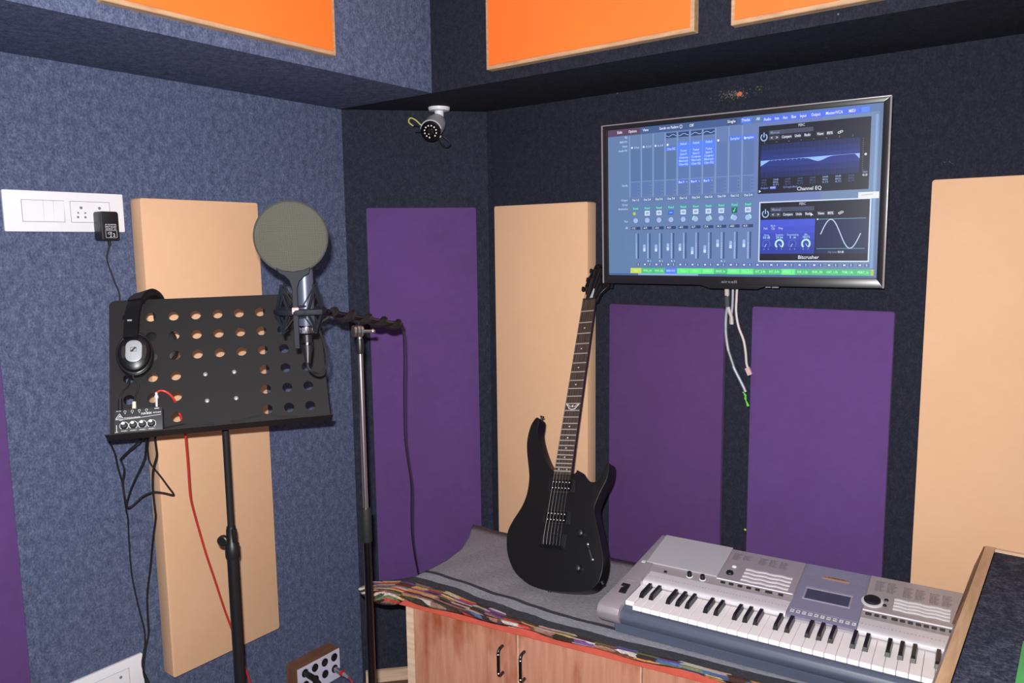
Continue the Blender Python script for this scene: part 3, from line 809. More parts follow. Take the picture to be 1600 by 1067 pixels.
q(0.3185, 0.3655, -0.0095, 0.0065, rgb(232, 234, 240), -0.0012); ui.c = rgb(150, 156, 168); ui.line([(0.326, -0.001), (0.352, 0.001)], 0.0012, -0.0011)
BX0, BX1, BY0, BY1 = 0.0795, 0.3455, -0.1615, -0.0105
plugin(BX0, BX1, BY0, BY1, ('PERC', 'Bitcrusher', 0.052, 0.008), True)
for j in range(5): q(BX0 + 0.001, BX0 + 0.139, -0.1435 + 0.0178 * j, -0.1257 + 0.0178 * j, rgb(52 + 5 * j, 66 + 6 * j, 168 + 12 * j), -0.0016)
q(BX0 + 0.141, BX1 - 0.001, -0.1435, -0.0545, rgb(34, 42, 84), -0.0016)
for s, xx, w in (('Fold', 0.0145, 0.01), ('Clip', 0.034, 0.009), ('Wrap', 0.0535, 0.012)): tx(s, BX0 + xx, -0.08, 0.0062, rgb(190, 206, 250), -0.0014, 'c', w)
tx('Mode', BX0 + 0.034, -0.073, 0.0055, rgb(170, 190, 246), -0.0014, 'c', 0.012)
for j, (s, v) in enumerate((('Drive', '0.0 dB'), ('Resolution', '24 bit'), ('Downsampling', '1 x'), ('Mix', '100.0 %'))):
    xx = BX0 + 0.0175 + 0.0335 * j
    tx(s, xx, -0.0965, 0.005, rgb(180, 196, 250), -0.0014, 'c', (0.013, 0.02, 0.029, 0.008)[j]); tx(v, xx, -0.1035, 0.0062, rgb(170, 240, 236), -0.0014, 'c', 0.018)
    ui.c = rgb(190, 244, 226) if j in (1, 3) else rgb(96, 116, 200)
    ui.line([(xx + 0.0095 * math.cos(math.radians(a)), -0.118 + 0.0105 * math.sin(math.radians(a))) for a in range(-45, 226, 18)], 0.0042 if j in (1, 3) else 0.0016, -0.0014)
    ui.c = rgb(220, 236, 255); ui.line([(xx, -0.118), (xx + (0.004 if j in (1, 3) else -0.004), -0.1255)], 0.0012, -0.0013)
    for dx in (-0.006, 0.0055): tx('0' if dx < 0 else '9', xx + dx, -0.1335, 0.0042, rgb(150, 170, 230), -0.0014)
wx0, wx1 = BX0 + 0.1535, BX0 + 0.2475
ui.c = rgb(96, 168, 160); ui.line([(BX0 + 0.145, -0.0565), (BX0 + 0.258, -0.0565)], 0.0014, -0.0014); ui.line([(BX0 + 0.145, -0.131), (BX0 + 0.258, -0.131)], 0.0014, -0.0014)
ui.c = rgb(200, 222, 250); ui.line([(wx0 + (wx1 - wx0) * j / 40, -0.094 + 0.0365 * math.sin(2 * math.pi * j / 40)) for j in range(41)], 0.0022, -0.0013)
ui.disc(BX0 + 0.145, -0.0565, 0.0022, -0.0012, 10)
tx('Clip Level', BX0 + 0.193, -0.142, 0.005, rgb(130, 140, 180), -0.0014, 'r', 0.021); tx('0.0 dB', BX0 + 0.196, -0.142, 0.0055, WHT, -0.0014, 'l', 0.014)
ui.c = WHT; ui.add([(BX0 + 0.128, -0.0395, -0.001), (BX0 + 0.1345, -0.0455, -0.001), (BX0 + 0.131, -0.0455, -0.001), (BX0 + 0.128, -0.049, -0.001)], [(0, 3, 2), (0, 2, 1)])
q(0.3515, 0.357, -0.18, 0.19, rgb(128, 162, 208), Z2); q(0.3595, SX1, SY0, SY1, rgb(92, 116, 156), Z2)
ui.build('screen_picture', M_screen, screen, smooth=False, colors=True)

# cables hanging from the television
CBL = {
 'grey': [(1.267, -0.075, 1.53), (1.267, -0.075, 1.499), (1.269, -0.075, 1.473), (1.270, -0.075, 1.447), (1.266, -0.075, 1.417), (1.266, -0.075, 1.372), (1.271, -0.075, 1.334), (1.279, -0.075, 1.301), (1.292, -0.075, 1.268), (1.308, -0.075, 1.239), (1.322, -0.075, 1.214), (1.328, -0.075, 1.201)],
 'stub': [(1.279, -0.062, 1.53), (1.279, -0.062, 1.499), (1.279, -0.062, 1.461), (1.278, -0.062, 1.431), (1.275, -0.064, 1.405), (1.276, -0.065, 1.390)],
 'beige': [(1.296, -0.075, 1.53), (1.296, -0.075, 1.500), (1.295, -0.075, 1.463), (1.295, -0.075, 1.426), (1.303, -0.075, 1.385), (1.318, -0.075, 1.349), (1.325, -0.075, 1.315), (1.328, -0.075, 1.286), (1.332, -0.075, 1.271)],
}
t = thing('cable', 'grey cable hanging from the television, its end wrapped in green thread', 'cable', group='cables under the television')
MB().tube(CBL['grey'], 0.0042, 8, 4).build('sheath', M_greycable, t)
MB().tube([(1.2665, -0.077, 1.515), (1.268, -0.077, 1.472)], 0.0066, 10).build('plastic_wrap', M_beige, t)
M_tape = plain('dark_tape', rgb(70, 70, 80), 0.4)
MB().tube([(1.268, -0.077, 1.47), (1.270, -0.077, 1.44)], 0.0072, 10).build('tape', M_tape, t)
MB().tube([(1.276, -0.077, 1.315), (1.292, -0.077, 1.272)], 0.0058, 8).build('tape', M_tape, t)
mb = MB()
for k in range(3):
    mb.tube([(1.320 + 0.004 * k, -0.075, 1.200 - 0.006 * k), (1.331, -0.079, 1.192 - 0.006 * k), (1.325 + 0.003 * k, -0.072, 1.183 - 0.006 * k), (1.334, -0.075, 1.170 - 0.004 * k), (1.339, -0.077, 1.163)], 0.0016, 6, 4)
mb.build('green_thread', plain('green_thread', rgb(110, 210, 70), 0.7), t)
t = thing('cable', 'short grey cable stub under the television', 'cable', group='cables under the television')
MB().tube(CBL['stub'], 0.0038, 8, 3).build('sheath', M_greycable, t)
MB().tube([(1.270, -0.074, 1.445), (1.273, -0.072, 1.43), (1.279, -0.068, 1.41), (1.280, -0.066, 1.39)], 0.005, 8, 3).build('plastic_wrap', M_beige, t)
t = thing('cable', 'beige cable with a pinkish connector hanging under the television', 'cable', group='cables under the television')
MB().tube(CBL['beige'], 0.0036, 8, 4).build('sheath', M_beige, t)
MB().at(frame((1.3355, -0.075, 1.261), Vector((0.9, 0, 0.42)).normalized(), (0, -1, 0), Vector((0.42, 0, -0.9)).normalized())).box(-0.0065, 0.0065, -0.005, 0.005, -0.011, 0.011).build('plug', plain('pinkish_plastic', rgb(206, 170, 176), 0.5), t, bevel=0.001)

# ------------------------------------------------------------------ electric guitar
MG = frame((0.9422, -0.4717, 0.8171), (0.99102, 0.06727, 0.1156), (-0.13373, 0.48328, 0.86519), (0.00233, -0.87288, 0.48793))
gt = thing('electric_guitar', 'matte black electric guitar leaning on the wall, its body on the grey rug', 'guitar', MG)
front = [(-0.1261, 0.3451), (-0.1153, 0.3401), (-0.1137, 0.3199), (-0.1122, 0.2964), (-0.0939, 0.2551), (-0.0654, 0.21), (-0.0377, 0.1848), (-0.01, 0.178), (0.0338, 0.1784), (0.0422, 0.1892), (0.0627, 0.1691), (0.0875, 0.1574), (0.1096, 0.1609), (0.1228, 0.1843), (0.1327, 0.2111), (0.1395, 0.2075), (0.1387, 0.1698), (0.1248, 0.1338), (0.1134, 0.0982), (0.1127, 0.0784), (0.1242, 0.0449), (0.1433, -0.0017), (0.1576, -0.0431), (0.1601, -0.0754), (0.1549, -0.1035), (0.1393, -0.1245), (0.1171, -0.1352), (0.0748, -0.1419), (0.0252, -0.1453), (-0.0147, -0.1445), (-0.0571, -0.1363), (-0.0968, -0.117), (-0.1228, -0.095), (-0.1441, -0.062), (-0.155, -0.0273), (-0.156, 0.0034), (-0.144, 0.0355), (-0.1235, 0.0736), (-0.1135, 0.1112), (-0.1137, 0.1533), (-0.1219, 0.1879), (-0.1380, 0.2386), (-0.1444, 0.2774), (-0.1402, 0.3198)]
front = list(reversed(front))
ol = smooth_closed([(x, y, 0) for x, y in front], 3)
MB().prism([(p.x, p.y) for p in ol], -0.042, 0.0).build('body', M_guitar, gt, bevel=0.0035, segs=3, angle=50)
nk = MB(); secs = []
def neck_w(y): return 0.0225 + (0.0275 - 0.0225) * (0.725 - y) / 0.55
path_y = [0.12, 0.19, 0.26, 0.4, 0.55, 0.69, 0.725]
vs = []; fs = []
for y in path_y:
    w = neck_w(y); dpt = 0.024 if y > 0.25 else 0.03
    for k in range(9):
        a = math.pi + math.pi * k / 8
        vs.append((w * 0.98 * math.cos(a), y, 0.004 + dpt * math.sin(a)))
for i in range(len(path_y) - 1):
    for k in range(8): fs.append((i * 9 + k, i * 9 + k + 1, (i + 1) * 9 + k + 1, (i + 1) * 9 + k))
    fs.append((i * 9 + 8, i * 9, (i + 1) * 9, (i + 1) * 9 + 8))
fs += [tuple(range(9)), tuple(range(6 * 9 + 8, 6 * 9 - 1, -1))]
nk.add(vs, fs); nk.build('neck', plain('dark_neck_lacquer', rgb(40, 32, 30), 0.4), gt)
hd = [(-0.0225, 0.722), (-0.0178, 0.7461), (-0.0249, 0.7623), (-0.0279, 0.7809), (-0.0206, 0.8101), (-0.0067, 0.8384), (-0.0009, 0.8558), (0.0142, 0.855), (0.0237, 0.8474), (0.0362, 0.8055), (0.0589, 0.7788), (0.0615, 0.7743), (0.0393, 0.757), (0.0306, 0.7454), (0.0235, 0.722)]
MB().prism([(p[0], p[1]) for p in reversed(hd)], -0.013, 0.001).build('headstock', M_guitar, gt, bevel=0.001, segs=1)
# fretboard with frets and inlays
fb = MB().prism([(-neck_w(0.172), 0.172), (neck_w(0.172), 0.172), (neck_w(0.727), 0.727), (-neck_w(0.727), 0.727)], 0.004, 0.0095)
fbo = fb.build('fretboard', wood('rosewood', rgb(50, 37, 33), rgb(80, 60, 52), (60, 5, 60), 0.5), gt, bevel=0.0008, segs=1)
SCL = 0.727
fret_src = None
for i in range(1, 25):
    y = SCL * 2 ** (-i / 12.0)
    w = neck_w(y)
    if fret_src is None:
        fret_src = MB().at(Matrix.Rotation(math.pi / 2, 4, 'Y')).prism([(-0.0006, -0.0011), (0.0012, -0.0011), (0.0016, 0.0), (0.0012, 0.0011), (-0.0006, 0.0011)][::-1], -1, 1).build('fret', plain('fret_wire', rgb(176, 168, 162), 0.4, 0.2), fbo, smooth=False)
        for v in fret_src.data.vertices: v.co = (v.co.z if abs(v.co.z) > 0.5 else v.co.x, v.co.y, v.co.x if abs(v.co.z) > 0.5 else v.co.z)
        fret_src.data.clear_geometry()
        mbf = MB().box(-1, 1, -0.0011, 0.0011, -0.0004, 0.0014)
        fret_src.data.from_pydata(mbf.v, [], mbf.f); fret_src.data.update()
        fret_src.location = (0, y, 0.0097); fret_src.scale = (w, 1.3, 1)
    else:
        o = fret_src.copy(); COL.objects.link(o); o.location = (0, y, 0.0097); o.scale = (w, 1.3, 1)
M_pearl = plain('pearl', rgb(206, 206, 206), 0.3, grain=0.1)
for i in (3, 5, 7, 9, 15, 17, 19, 21):
    y = SCL * (2 ** (-(i - 1) / 12) + 2 ** (-i / 12)) / 2
    MB().disc(0, y, 0.0022, 0.00965, 12).build('inlay_dot', M_pearl, fbo, smooth=False)
y = SCL * (2 ** (-23 / 12) + 2 ** (-24 / 12)) / 2
MB().disc(-0.013, y, 0.002, 0.00965, 12).disc(0.013, y, 0.002, 0.00965, 12).build('inlay_dot', M_pearl, fbo, smooth=False)
y = SCL * 2 ** (-11.5 / 12)
mb = MB(); zz = 0.0097
for sgn in (-1, 1):
    mb.line([(sgn * 0.003, y - 0.007), (sgn * 0.010, y - 0.004), (sgn * 0.0155, y + 0.003), (sgn * 0.0205, y + 0.0088)], 0.0034, zz)
    mb.line([(sgn * 0.006, y + 0.001), (sgn * 0.012, y + 0.0055), (sgn * 0.0165, y + 0.0085)], 0.002, zz)
mb.line([(-0.004, y - 0.007), (0.004, y - 0.007)], 0.003, zz); mb.disc(0, y + 0.003, 0.0035, zz, 10)
mb.build('bird_inlay', M_pearl, fbo, smooth=False)
MB().box(-0.0225, 0.0225, 0.7265, 0.7315, 0.001, 0.0108).build('nut', M_blackplastic, gt, bevel=0.0008, segs=1)
tc_ = MB().prism([(-0.0035, 0.7345), (0.0075, 0.7345), (0.0095, 0.766), (0.0065, 0.768)], 0.001, 0.0025).build('truss_rod_cover', plain('pale_green_grey_plastic', rgb(176, 190, 184), 0.4), gt, smooth=False)
# tuners
def tuner(px, py, side):
    mb = MB().cyl((px, py, 0), (px, py, 0.009), 0.0034, 0.003, 12)
    o = mb.build('tuner', M_darkchrome, gt)
    bx = px + side * 0.022
    MB().cyl((px, py, -0.016), (bx, py + 0.002, -0.016), 0.0022, None, 8).build('shaft', M_blackplastic, o)
    MB().at(T(bx + side * 0.003, py + 0.002, -0.014)).box(-0.004, 0.004, -0.0075, 0.0075, -0.0055, 0.0055).build('button', M_blackplastic, o, bevel=0.002)
POSTS = [(-0.0155, 0.776, -1), (-0.004, 0.807, -1), (0.0035, 0.838, -1), (0.022, 0.838, 1), (0.028, 0.807, 1), (0.036, 0.776, 1)]
for p in POSTS: tuner(*p)
# pickups
def pickup(y):
    o = MB().prism(rounded(-0.0435, 0.0435, y - 0.0195, y + 0.0195, 0.006, 4), -0.001, 0.0035).build('pickup', M_blackplastic, gt, bevel=0.0008, segs=1)
    MB().prism(rounded(-0.034, 0.034, y - 0.0155, y + 0.0155, 0.003, 3), 0.003, 0.008).build('bobbins', plain('gloss_black_plastic', rgb(14, 14, 16), 0.2), o, bevel=0.001, segs=1)
    first = None
    for r_ in (-0.0085, 0.0085):
        for k in range(6):
            if first is None:
                first = MB().lathe([(0.0023, 0), (0.0023, 0.0008), (0.0014, 0.0013)], 10).build('pole_piece', M_chrome, o)
                first.location = (-0.0262 + 0.0105 * k, y + r_, 0.0079)
            else:
                c = first.copy(); COL.objects.link(c); c.location = (-0.0262 + 0.0105 * k, y + r_, 0.0079)
pickup(0.142); pickup(0.052)
br = MB().box(-0.039, 0.039, -0.033, 0.008, -0.001, 0.004).build('bridge', M_blackplastic, gt, bevel=0.001, segs=1)
MB().box(-0.039, 0.039, -0.034, -0.028, 0.003, 0.011).build('bridge_wall', M_darkchrome, br, bevel=0.001, segs=1)
for k in range(6):
    x = -0.0262 + 0.0105 * k
    MB().box(x - 0.0045, x + 0.0045, -0.026, 0.004, 0.004, 0.0095).build('saddle', M_darkchrome, br, bevel=0.0012, segs=1)
M_string = plain('string_wire', rgb(118, 115, 112), 0.4, 0.5)
STR = [0.00042, 0.00036, 0.0003, 0.0002, 0.00017, 0.00014]
for k in range(6):
    xb = -0.0262 + 0.0105 * k; xn = -0.0175 + 0.007 * k; px, py = POSTS[k][0], POSTS[k][1]
    MB().tube([(xb, -0.026, 0.0095), (xb, 0.0, 0.0118), (xn, 0.729, 0.0112), (px, py, 0.006)], STR[k] * 1.2, 5).build('string', M_string, gt)
def gknob(x, y, nm):
    MB().at(T(x, y, 0)).lathe([(0.0105, -0.001), (0.0105, 0.009), (0.0098, 0.0125), (0.007, 0.0148), (0.001, 0.0155)], 20).build(nm, M_blackplastic, gt)
gknob(0.0834, 0.0144, 'volume_knob'); gknob(0.0907, -0.0787, 'tone_knob')
sw = MB().line([(0.1065, -0.0129), (0.127, -0.0515)], 0.0032, 0.0007).build('selector_switch', M_steel, gt, smooth=False)
MB().at(T(0.1065, -0.0129, 0)).lathe([(0.0042, 0), (0.0042, 0.0015), (0.002, 0.003)], 12).at(T(0.127, -0.0515, 0)).lathe([(0.0042, 0), (0.0042, 0.0015), (0.002, 0.003)], 12).build('screw', M_steel, sw)
MB().cyl((0.113, -0.026, 0), (0.110, -0.022, 0.012), 0.002, 0.0026, 8).build('lever', M_blackplastic, sw)
MB().cyl((-0.1205, 0.335, -0.02), (-0.118, 0.352, -0.02), 0.0035, None, 10).cyl((-0.118, 0.352, -0.02), (-0.1175, 0.356, -0.02), 0.0065, None, 12).build('strap_button', M_darkchrome, gt)
MB().cyl((0.15, -0.10, -0.022), (0.158, -0.112, -0.022), 0.0075, None, 12).build('output_jack', M_darkchrome, gt)
MB().cyl((0.0, -0.14, -0.02), (0.0, -0.1475, -0.02), 0.004, 0.005, 10).build('strap_button', M_darkchrome, gt)

# ------------------------------------------------------------------ keyboard
TH = math.radians(5.757)
KX = Vector((math.cos(TH), math.sin(TH), 0)); KY = Vector((-math.sin(TH), math.cos(TH), 0))
MK = frame((1.2408, -0.5377, 0.668), KX, KY, (0, 0, 1))
kb = thing('keyboard', 'silver electronic keyboard with slate blue base lying on the striped rug', 'keyboard', MK)
M_silver = plain('silver_mauve_plastic', rgb(158, 150, 158), 0.42, 0.15, grain=0.03)
M_silver2 = plain('warm_silver_plastic', rgb(166, 158, 160), 0.4, 0.15, grain=0.03)
M_bright = plain('bright_silver_plastic', rgb(214, 210, 216), 0.35, 0.1, grain=0.02)
M_slate = plain('slate_blue_plastic', rgb(80, 87, 106), 0.45, grain=0.03)
M_slate2 = plain('lilac_slate_plastic', rgb(126, 124, 148), 0.45, grain=0.03)
M_lid = plain('pale_grey_plastic', rgb(178, 175, 182), 0.5, grain=0.02)
M_key = plain('white_key_plastic', rgb(246, 240, 242), 0.3, grain=0.01)
M_bkey = plain('black_key_plastic', rgb(22, 22, 25), 0.3, grain=0.05)
XR = 0.868
MB().prism([(-0.047, -0.001), (0.300, -0.001), (0.308, 0.02), (0.308, 0.05), (-0.04, 0.05), (-0.053, 0.03), (-0.052, 0.022)], -0.045, XR - 0.03, 'x').build('lower_base', M_slate, kb, bevel=0.002, segs=1)
MB().prism([(-0.048, 0.022), (0.30, 0.022), (0.30, 0.066), (-0.04, 0.066), (-0.058, 0.058), (-0.063, 0.045), (-0.059, 0.032)], -0.0405, XR - 0.05, 'x').build('front_rail', M_slate, kb, bevel=0.003, segs=2)
def zt_(y): return 0.092 + (y - 0.10) * 0.1522
def cheek(x0f, x0r, x1, name):
    prof = [(-0.048, 0.021), (0.315, 0.021), (0.318, zt_(0.316) - 0.01), (0.312, zt_(0.312)), (0.10, zt_(0.10)), (0.02, 0.082), (-0.055, 0.0745), (-0.067, 0.069), (-0.072, 0.055), (-0.068, 0.04), (-0.06, 0.03)]
    vs = []; n_ = len(prof)
    for (y, z) in prof:
        f = (y + 0.07) / 0.39
        vs.append((x0f + (x0r - x0f) * f, y, z))
    for (y, z) in prof: vs.append((x1, y, z))
    fs = [tuple(range(n_)), tuple(range(2 * n_ - 1, n_ - 1, -1))] + [(i, n_ + i, n_ + (i + 1) % n_, (i + 1) % n_) for i in range(n_)]
    mb = MB().add(vs, [tuple(reversed(f)) for f in fs] if x0f < x1 else fs)
    return mb.build(name, M_silver, kb, bevel=0.003, segs=2)
ck = cheek(-0.083, -0.056, -0.0255, 'left_cheek')
cheek(XR + 0.01, XR - 0.012, XR - 0.05, 'right_cheek')
# pitch wheel
pw = MB().prism([(-0.0545, -0.002), (-0.0365, -0.002), (-0.0415, 0.042), (-0.0615, 0.042)][::1], 0.0795, 0.0825).build('pitch_wheel', M_blackmatte, ck, smooth=False)
mb = MB()
for k in range(7):
    mb.box(-0.054, -0.039, 0.004 + k * 0.005, 0.0065 + k * 0.005, 0.082, 0.0845)
mb.box(-0.061, -0.0405, 0.03, 0.042, 0.082, 0.0865)
mb.build('wheel_grip', M_blackplastic, pw)
# main sloped deck, tilted frame: local y along the slope
SLA = math.atan(0.1522)
DK = T(0, 0.10, 0.092) @ rotx(SLA)
def deck(x0, x1, y0, y1, z0, z1, name, mat, bev=0.001):
    k = 1 / math.cos(SLA)
    mb = MB().at(DK).box(x0, x1, (y0 - 0.1) * k, (y1 - 0.1) * k, z0, z1)
    return mb.build(name, mat, kb, bevel=bev, segs=1)
MB().prism([(0.07, 0.066), (0.312, 0.066), (0.312, zt_(0.312) - 0.003), (0.10, zt_(0.10) - 0.003), (0.075, 0.086)], -0.027, XR - 0.048, 'x').build('deck', M_silver2, kb, smooth=False)
lid = deck(-0.045, 0.146, 0.163, 0.3145, -0.003, 0.0012, 'speaker_lid', M_lid)
deck(-0.0575, -0.047, 0.155, 0.166, -0.003, 0.0015, 'lid_tab', M_bright)
pa = deck(0.148, 0.3365, 0.157, 0.308, -0.003, 0.0006, 'voice_panel', M_silver)
pc = deck(0.338, 0.489, 0.10, 0.3075, -0.003, 0.0012, 'display_panel', M_slate2)
pb = deck(0.4905, XR - 0.05, 0.157, 0.31, -0.003, 0.0006, 'style_panel', M_silver2)
# fine ribs across the rear of the display panel
mb = MB().at(DK)
for k in range(9):
    mb.box(0.345, 0.482, 0.158 + k * 0.006, 0.1595 + k * 0.006, 0.0011, 0.0016)
o = mb.build('rib', M_slate2, pc, smooth=False); o['kind'] = 'stuff'
# silver roll over the keys
roll = [(0.066, 0.082), (0.064, 0.087), (0.0665, 0.092), (0.075, 0.0945), (0.095, 0.0955), (0.122, 0.0972), (0.122, 0.09)]
def rollbar(x0, x1, mat, nm):
    return MB().prism(list(reversed([(y, z) for y, z in roll])), x0, x1, 'x').build(nm, mat, kb, angle=50)
ra = rollbar(-0.0165, 0.3365, M_bright, 'key_roll'); rb_ = rollbar(0.4905, XR - 0.05, M_bright, 'key_roll')
MB().prism([(0.068, 0.083), (0.10, 0.083), (0.10, 0.0935), (0.078, 0.0915), (0.068, 0.0885)], 0.338, 0.489, 'x').build('icon_strip', M_slate2, kb, bevel=0.001, segs=1)
mb = MB().at(DK)
mb.box(0.148, 0.3345, 0.0535, 0.0575, 0, 0.0026).box(0.4905, XR - 0.052, 0.0535, 0.058, 0, 0.0026)
mb.build('ridge', M_white, kb, bevel=0.0008, segs=1)  # white puts the highlight along this ridge into its colour
# display
lcdf = MB().at(DK); k_ = 1 / math.cos(SLA)
for x0, x1, y0, y1 in ((0.357, 0.465, 0.095, 0.1035), (0.357, 0.465, 0.0465, 0.0505), (0.357, 0.362, 0.0505, 0.095), (0.46, 0.465, 0.0505, 0.095)):
    lcdf.box(x0, x1, y0, y1, 0.0, 0.0032)
lf = lcdf.build('display_frame', plain('mauve_frame_plastic', rgb(146, 140, 158), 0.4), pc, bevel=0.0008, segs=1)
MB().at(DK).box(0.362, 0.46, 0.0505, 0.095, 0.0008, 0.0016).build('display_glass', plain('grey_lcd_glass', rgb(64, 68, 86), 0.2, grain=0.02), pc, smooth=False)
bd = MB().at(DK).prism([(0.386, 0.1535), (0.448, 0.1535), (0.4455, 0.162), (0.388, 0.162)], 0.0012, 0.0042).build('name_badge', plain('brushed_gold', rgb(176, 142, 110), 0.4, 0.4), pc, smooth=False)
MB().at(DK).text('YAMAHA', 0.418, 0.1556, 0.0068, 0.0044, 'c', 0.04).build('badge_lettering', plain('brown_print', rgb(78, 54, 50), 0.6), bd, smooth=False)
# buttons
def btn_row(xs, y, w, h, mat, nm, parent, z=0.0):
    src = None
    for x in xs:
        ww = w if not isinstance(x, tuple) else x[1]; xx = x if not isinstance(x, tuple) else x[0]
        MB().at(DK).box(xx - ww / 2, xx + ww / 2, y - h / 2, y + h / 2, z, z + 0.0042).build(nm, mat, parent, bevel=0.001, segs=1)
yy = 0.0413
btn_row([0.1681, 0.189, 0.211, 0.2325, 0.254, (0.2811, 0.017), 0.3094], yy, 0.0115, 0.006, M_blackplastic, 'button', kb)
btn_row([(0.5047, 0.013), 0.5222, 0.5378, (0.5589, 0.013), 0.575, 0.591, 0.607, 0.6225, 0.638, 0.654, 0.672, 0.69, 0.708], yy, 0.0105, 0.006, M_blackplastic, 'button', kb)
btn_row([0.0196], 0.033, 0.008, 0.006, M_blackplastic, 'button', kb)
M_lightbtn = plain('light_grey_button', rgb(208, 204, 208), 0.4, grain=0.02)
def bars(x0, x1, y0, y1, n, parent):
    for i in range(n):
        y = y0 + (y1 - y0) * i / (n - 1)
        pts = [(x0 + (x1 - x0) * j / 24 + 0.0015 * (0), y + 0.0013 * math.sin(j * 0.78)) for j in range(25)]
        for s_ in range(4):
            a, b = s_ * 6, s_ * 6 + 6
            poly = [(p[0], p[1] - 0.003) for p in pts[a:b + 1]] + [(p[0], p[1] + 0.003) for p in reversed(pts[a:b + 1])]
            MB().at(DK).prism(poly, 0.0, 0.0034).build('voice_button', M_lightbtn, parent, bevel=0.0005, segs=1)
bars(0.2045, 0.321, 0.122, 0.0715, 4, pa)
bars(0.551, 0.667, 0.1235, 0.083, 4, pb)
# knobs, dial
def rknob(x, y, r, h, nm, ring_r=None, parent=kb):
    o = MB().at(DK @ T(x, y, 0)).lathe([(r, 0), (r, h * 0.55), (r * 0.82, h), (r * 0.2, h * 1.02)], 18).build(nm, M_blackplastic, parent)
    if ring_r: MB().at(DK @ T(x, y, 0)).lathe([(ring_r, 0), (ring_r, 0.0018), (r * 0.9, 0.0026)], 22).build('collar', M_white, o)
    return o
rknob(0.083, 0.0372, 0.0062, 0.014, 'control_knob', 0.0085); rknob(0.1175, 0.0367, 0.0062, 0.014, 'control_knob', 0.0085)
rknob(0.172, 0.0904, 0.0095, 0.006, 'push_knob', None, pa)
MB().at(DK @ T(0.1742, 0.124, 0)).lathe([(0.0062, 0), (0.0058, 0.003), (0.002, 0.0045)], 16, 1.0, 0.75).build('dome_button', M_white, pa)
dl = MB().at(DK @ T(0.5066, 0.0958, 0)).lathe([(0.0185, 0.0), (0.0185, 0.008), (0.0165, 0.0095), (0.012, 0.0085), (0.001, 0.008)], 32).build('data_dial', M_blackplastic, kb)
MB().at(DK @ T(0.5066, 0.0958, 0)).lathe([(0.0245, 0.0), (0.024, 0.003), (0.0188, 0.0042)], 32).build('dial_ring', M_bright, dl)
rknob(0.5348, 0.1145, 0.0048, 0.003, 'round_button', None, pb); rknob(0.5335, 0.0905, 0.0048, 0.003, 'round_button', None, pb)
# printed lists and marks
mb = MB().at(DK)
LST = ['001 Grand Piano', '010 E.Piano', '018 Organ', '030 Guitar', '042 Bass', '050 Strings', '064 Brass', '070 Sax', '081 Synth', '096 Drums']
def plist(x, y, cols, n):
    for c in range(cols):
        for i in range(n):
            mb.text(LST[(c * n + i) % len(LST)], x + c * 0.026, y - i * 0.0058, 0.0058, 0.0010, 'l', 0.021 - 0.006 * ((i * 7 + c) % 3) / 2)
for pl_ in ((0.158, 0.1885, 1, 6), (0.184, 0.1845, 1, 4), (0.226, 0.1885, 3, 6), (0.505, 0.188, 2, 8), (0.566, 0.183, 2, 8), (0.622, 0.18, 2, 8)):
    mb = MB().at(DK); plist(*pl_); mb.build('printed_list', M_dim, pa if pl_[0] < 0.4 else pb, smooth=False)
mb = MB().at(DK)
for i in range(46):
    x = -0.008 + 0.0077 * i
    if x < 0.333: mb.text(str(i % 10), x, -0.0075, 0.0062, 0.0054, 'c')
for i in range(24):
    x = 0.497 + 0.0077 * i
    mb.text(str(i % 10), x, -0.0075, 0.0062, 0.0054, 'c')
mb.build('roll_print', plain('pink_print', rgb(186, 130, 130), 0.6), kb, smooth=False)
mb = MB()
for i in range(11):
    x = 0.3435 + 0.0134 * i
    mb.at(T(x, 0.078, 0.0921) @ rotx(0.09)).box(0, 0.0085, 0.003, 0.0145, 0, 0.0008)
mb.build('category_label', M_print, kb, smooth=False)
mb = MB()
for i in range(11):
    x = 0.3435 + 0.0134 * i
    mb.at(T(x, 0.078, 0.0921) @ rotx(0.09)).text('ABCDEFGHJKL'[i], 0.00425, 0.0045, 0.009, 0.0011, 'c')
mb.build('category_letter', M_dim, kb, smooth=False)
mb = MB().at(T(-0.058, 0.0, 0.0)); mb.text('PITCH BEND', 0.0, 0.0585, 0.0055, 0.0885, 'l', 0.022)
mb.build('wheel_print', M_print, kb, smooth=False)
# keys
PW = 0.0231; X0K = -0.0215
ws = MB().box(0.0004, PW - 0.0004, -0.049, 0.068, 0.0665, 0.078).build('white_key', M_key, kb, bevel=0.0011, segs=1)
ws.location = (X0K - 0.002, 0.016, 0.001)
for i in range(1, 36):
    o = ws.copy(); COL.objects.link(o); o.location = (X0K + PW * i, 0, 0)
vs = [(0, 0, 0.0775), (0.0118, 0, 0.0775), (0.0118, 0.0675, 0.0775), (0, 0.0675, 0.0775), (0.0022, 0.009, 0.0905), (0.0096, 0.009, 0.0905), (0.0102, 0.0675, 0.0905), (0.0016, 0.0675, 0.0905), (0.0014, 0.0035, 0.0865), (0.0104, 0.0035, 0.0865)]
bmk = MB().add(vs, [(0, 3, 2, 1), (0, 1, 9, 8), (8, 9, 5, 4), (4, 5, 6, 7), (1, 2, 6, 5, 9), (3, 0, 8, 4, 7), (2, 3, 7, 6)])
bs = bmk.build('black_key', M_bkey, kb, bevel=0.0006, segs=1, smooth=False)
first = True
for octv in range(5):
    for j, dx in ((1, -0.0005), (2, 0.0015), (4, -0.001), (5, 0.0), (6, 0.001)):
        x = X0K + PW * (octv * 7 + j) - 0.0025 + dx
        if first: bs.location = (x, 0, 0); first = False
        else:
            o = bs.copy(); COL.objects.link(o); o.location = (x, 0, 0)

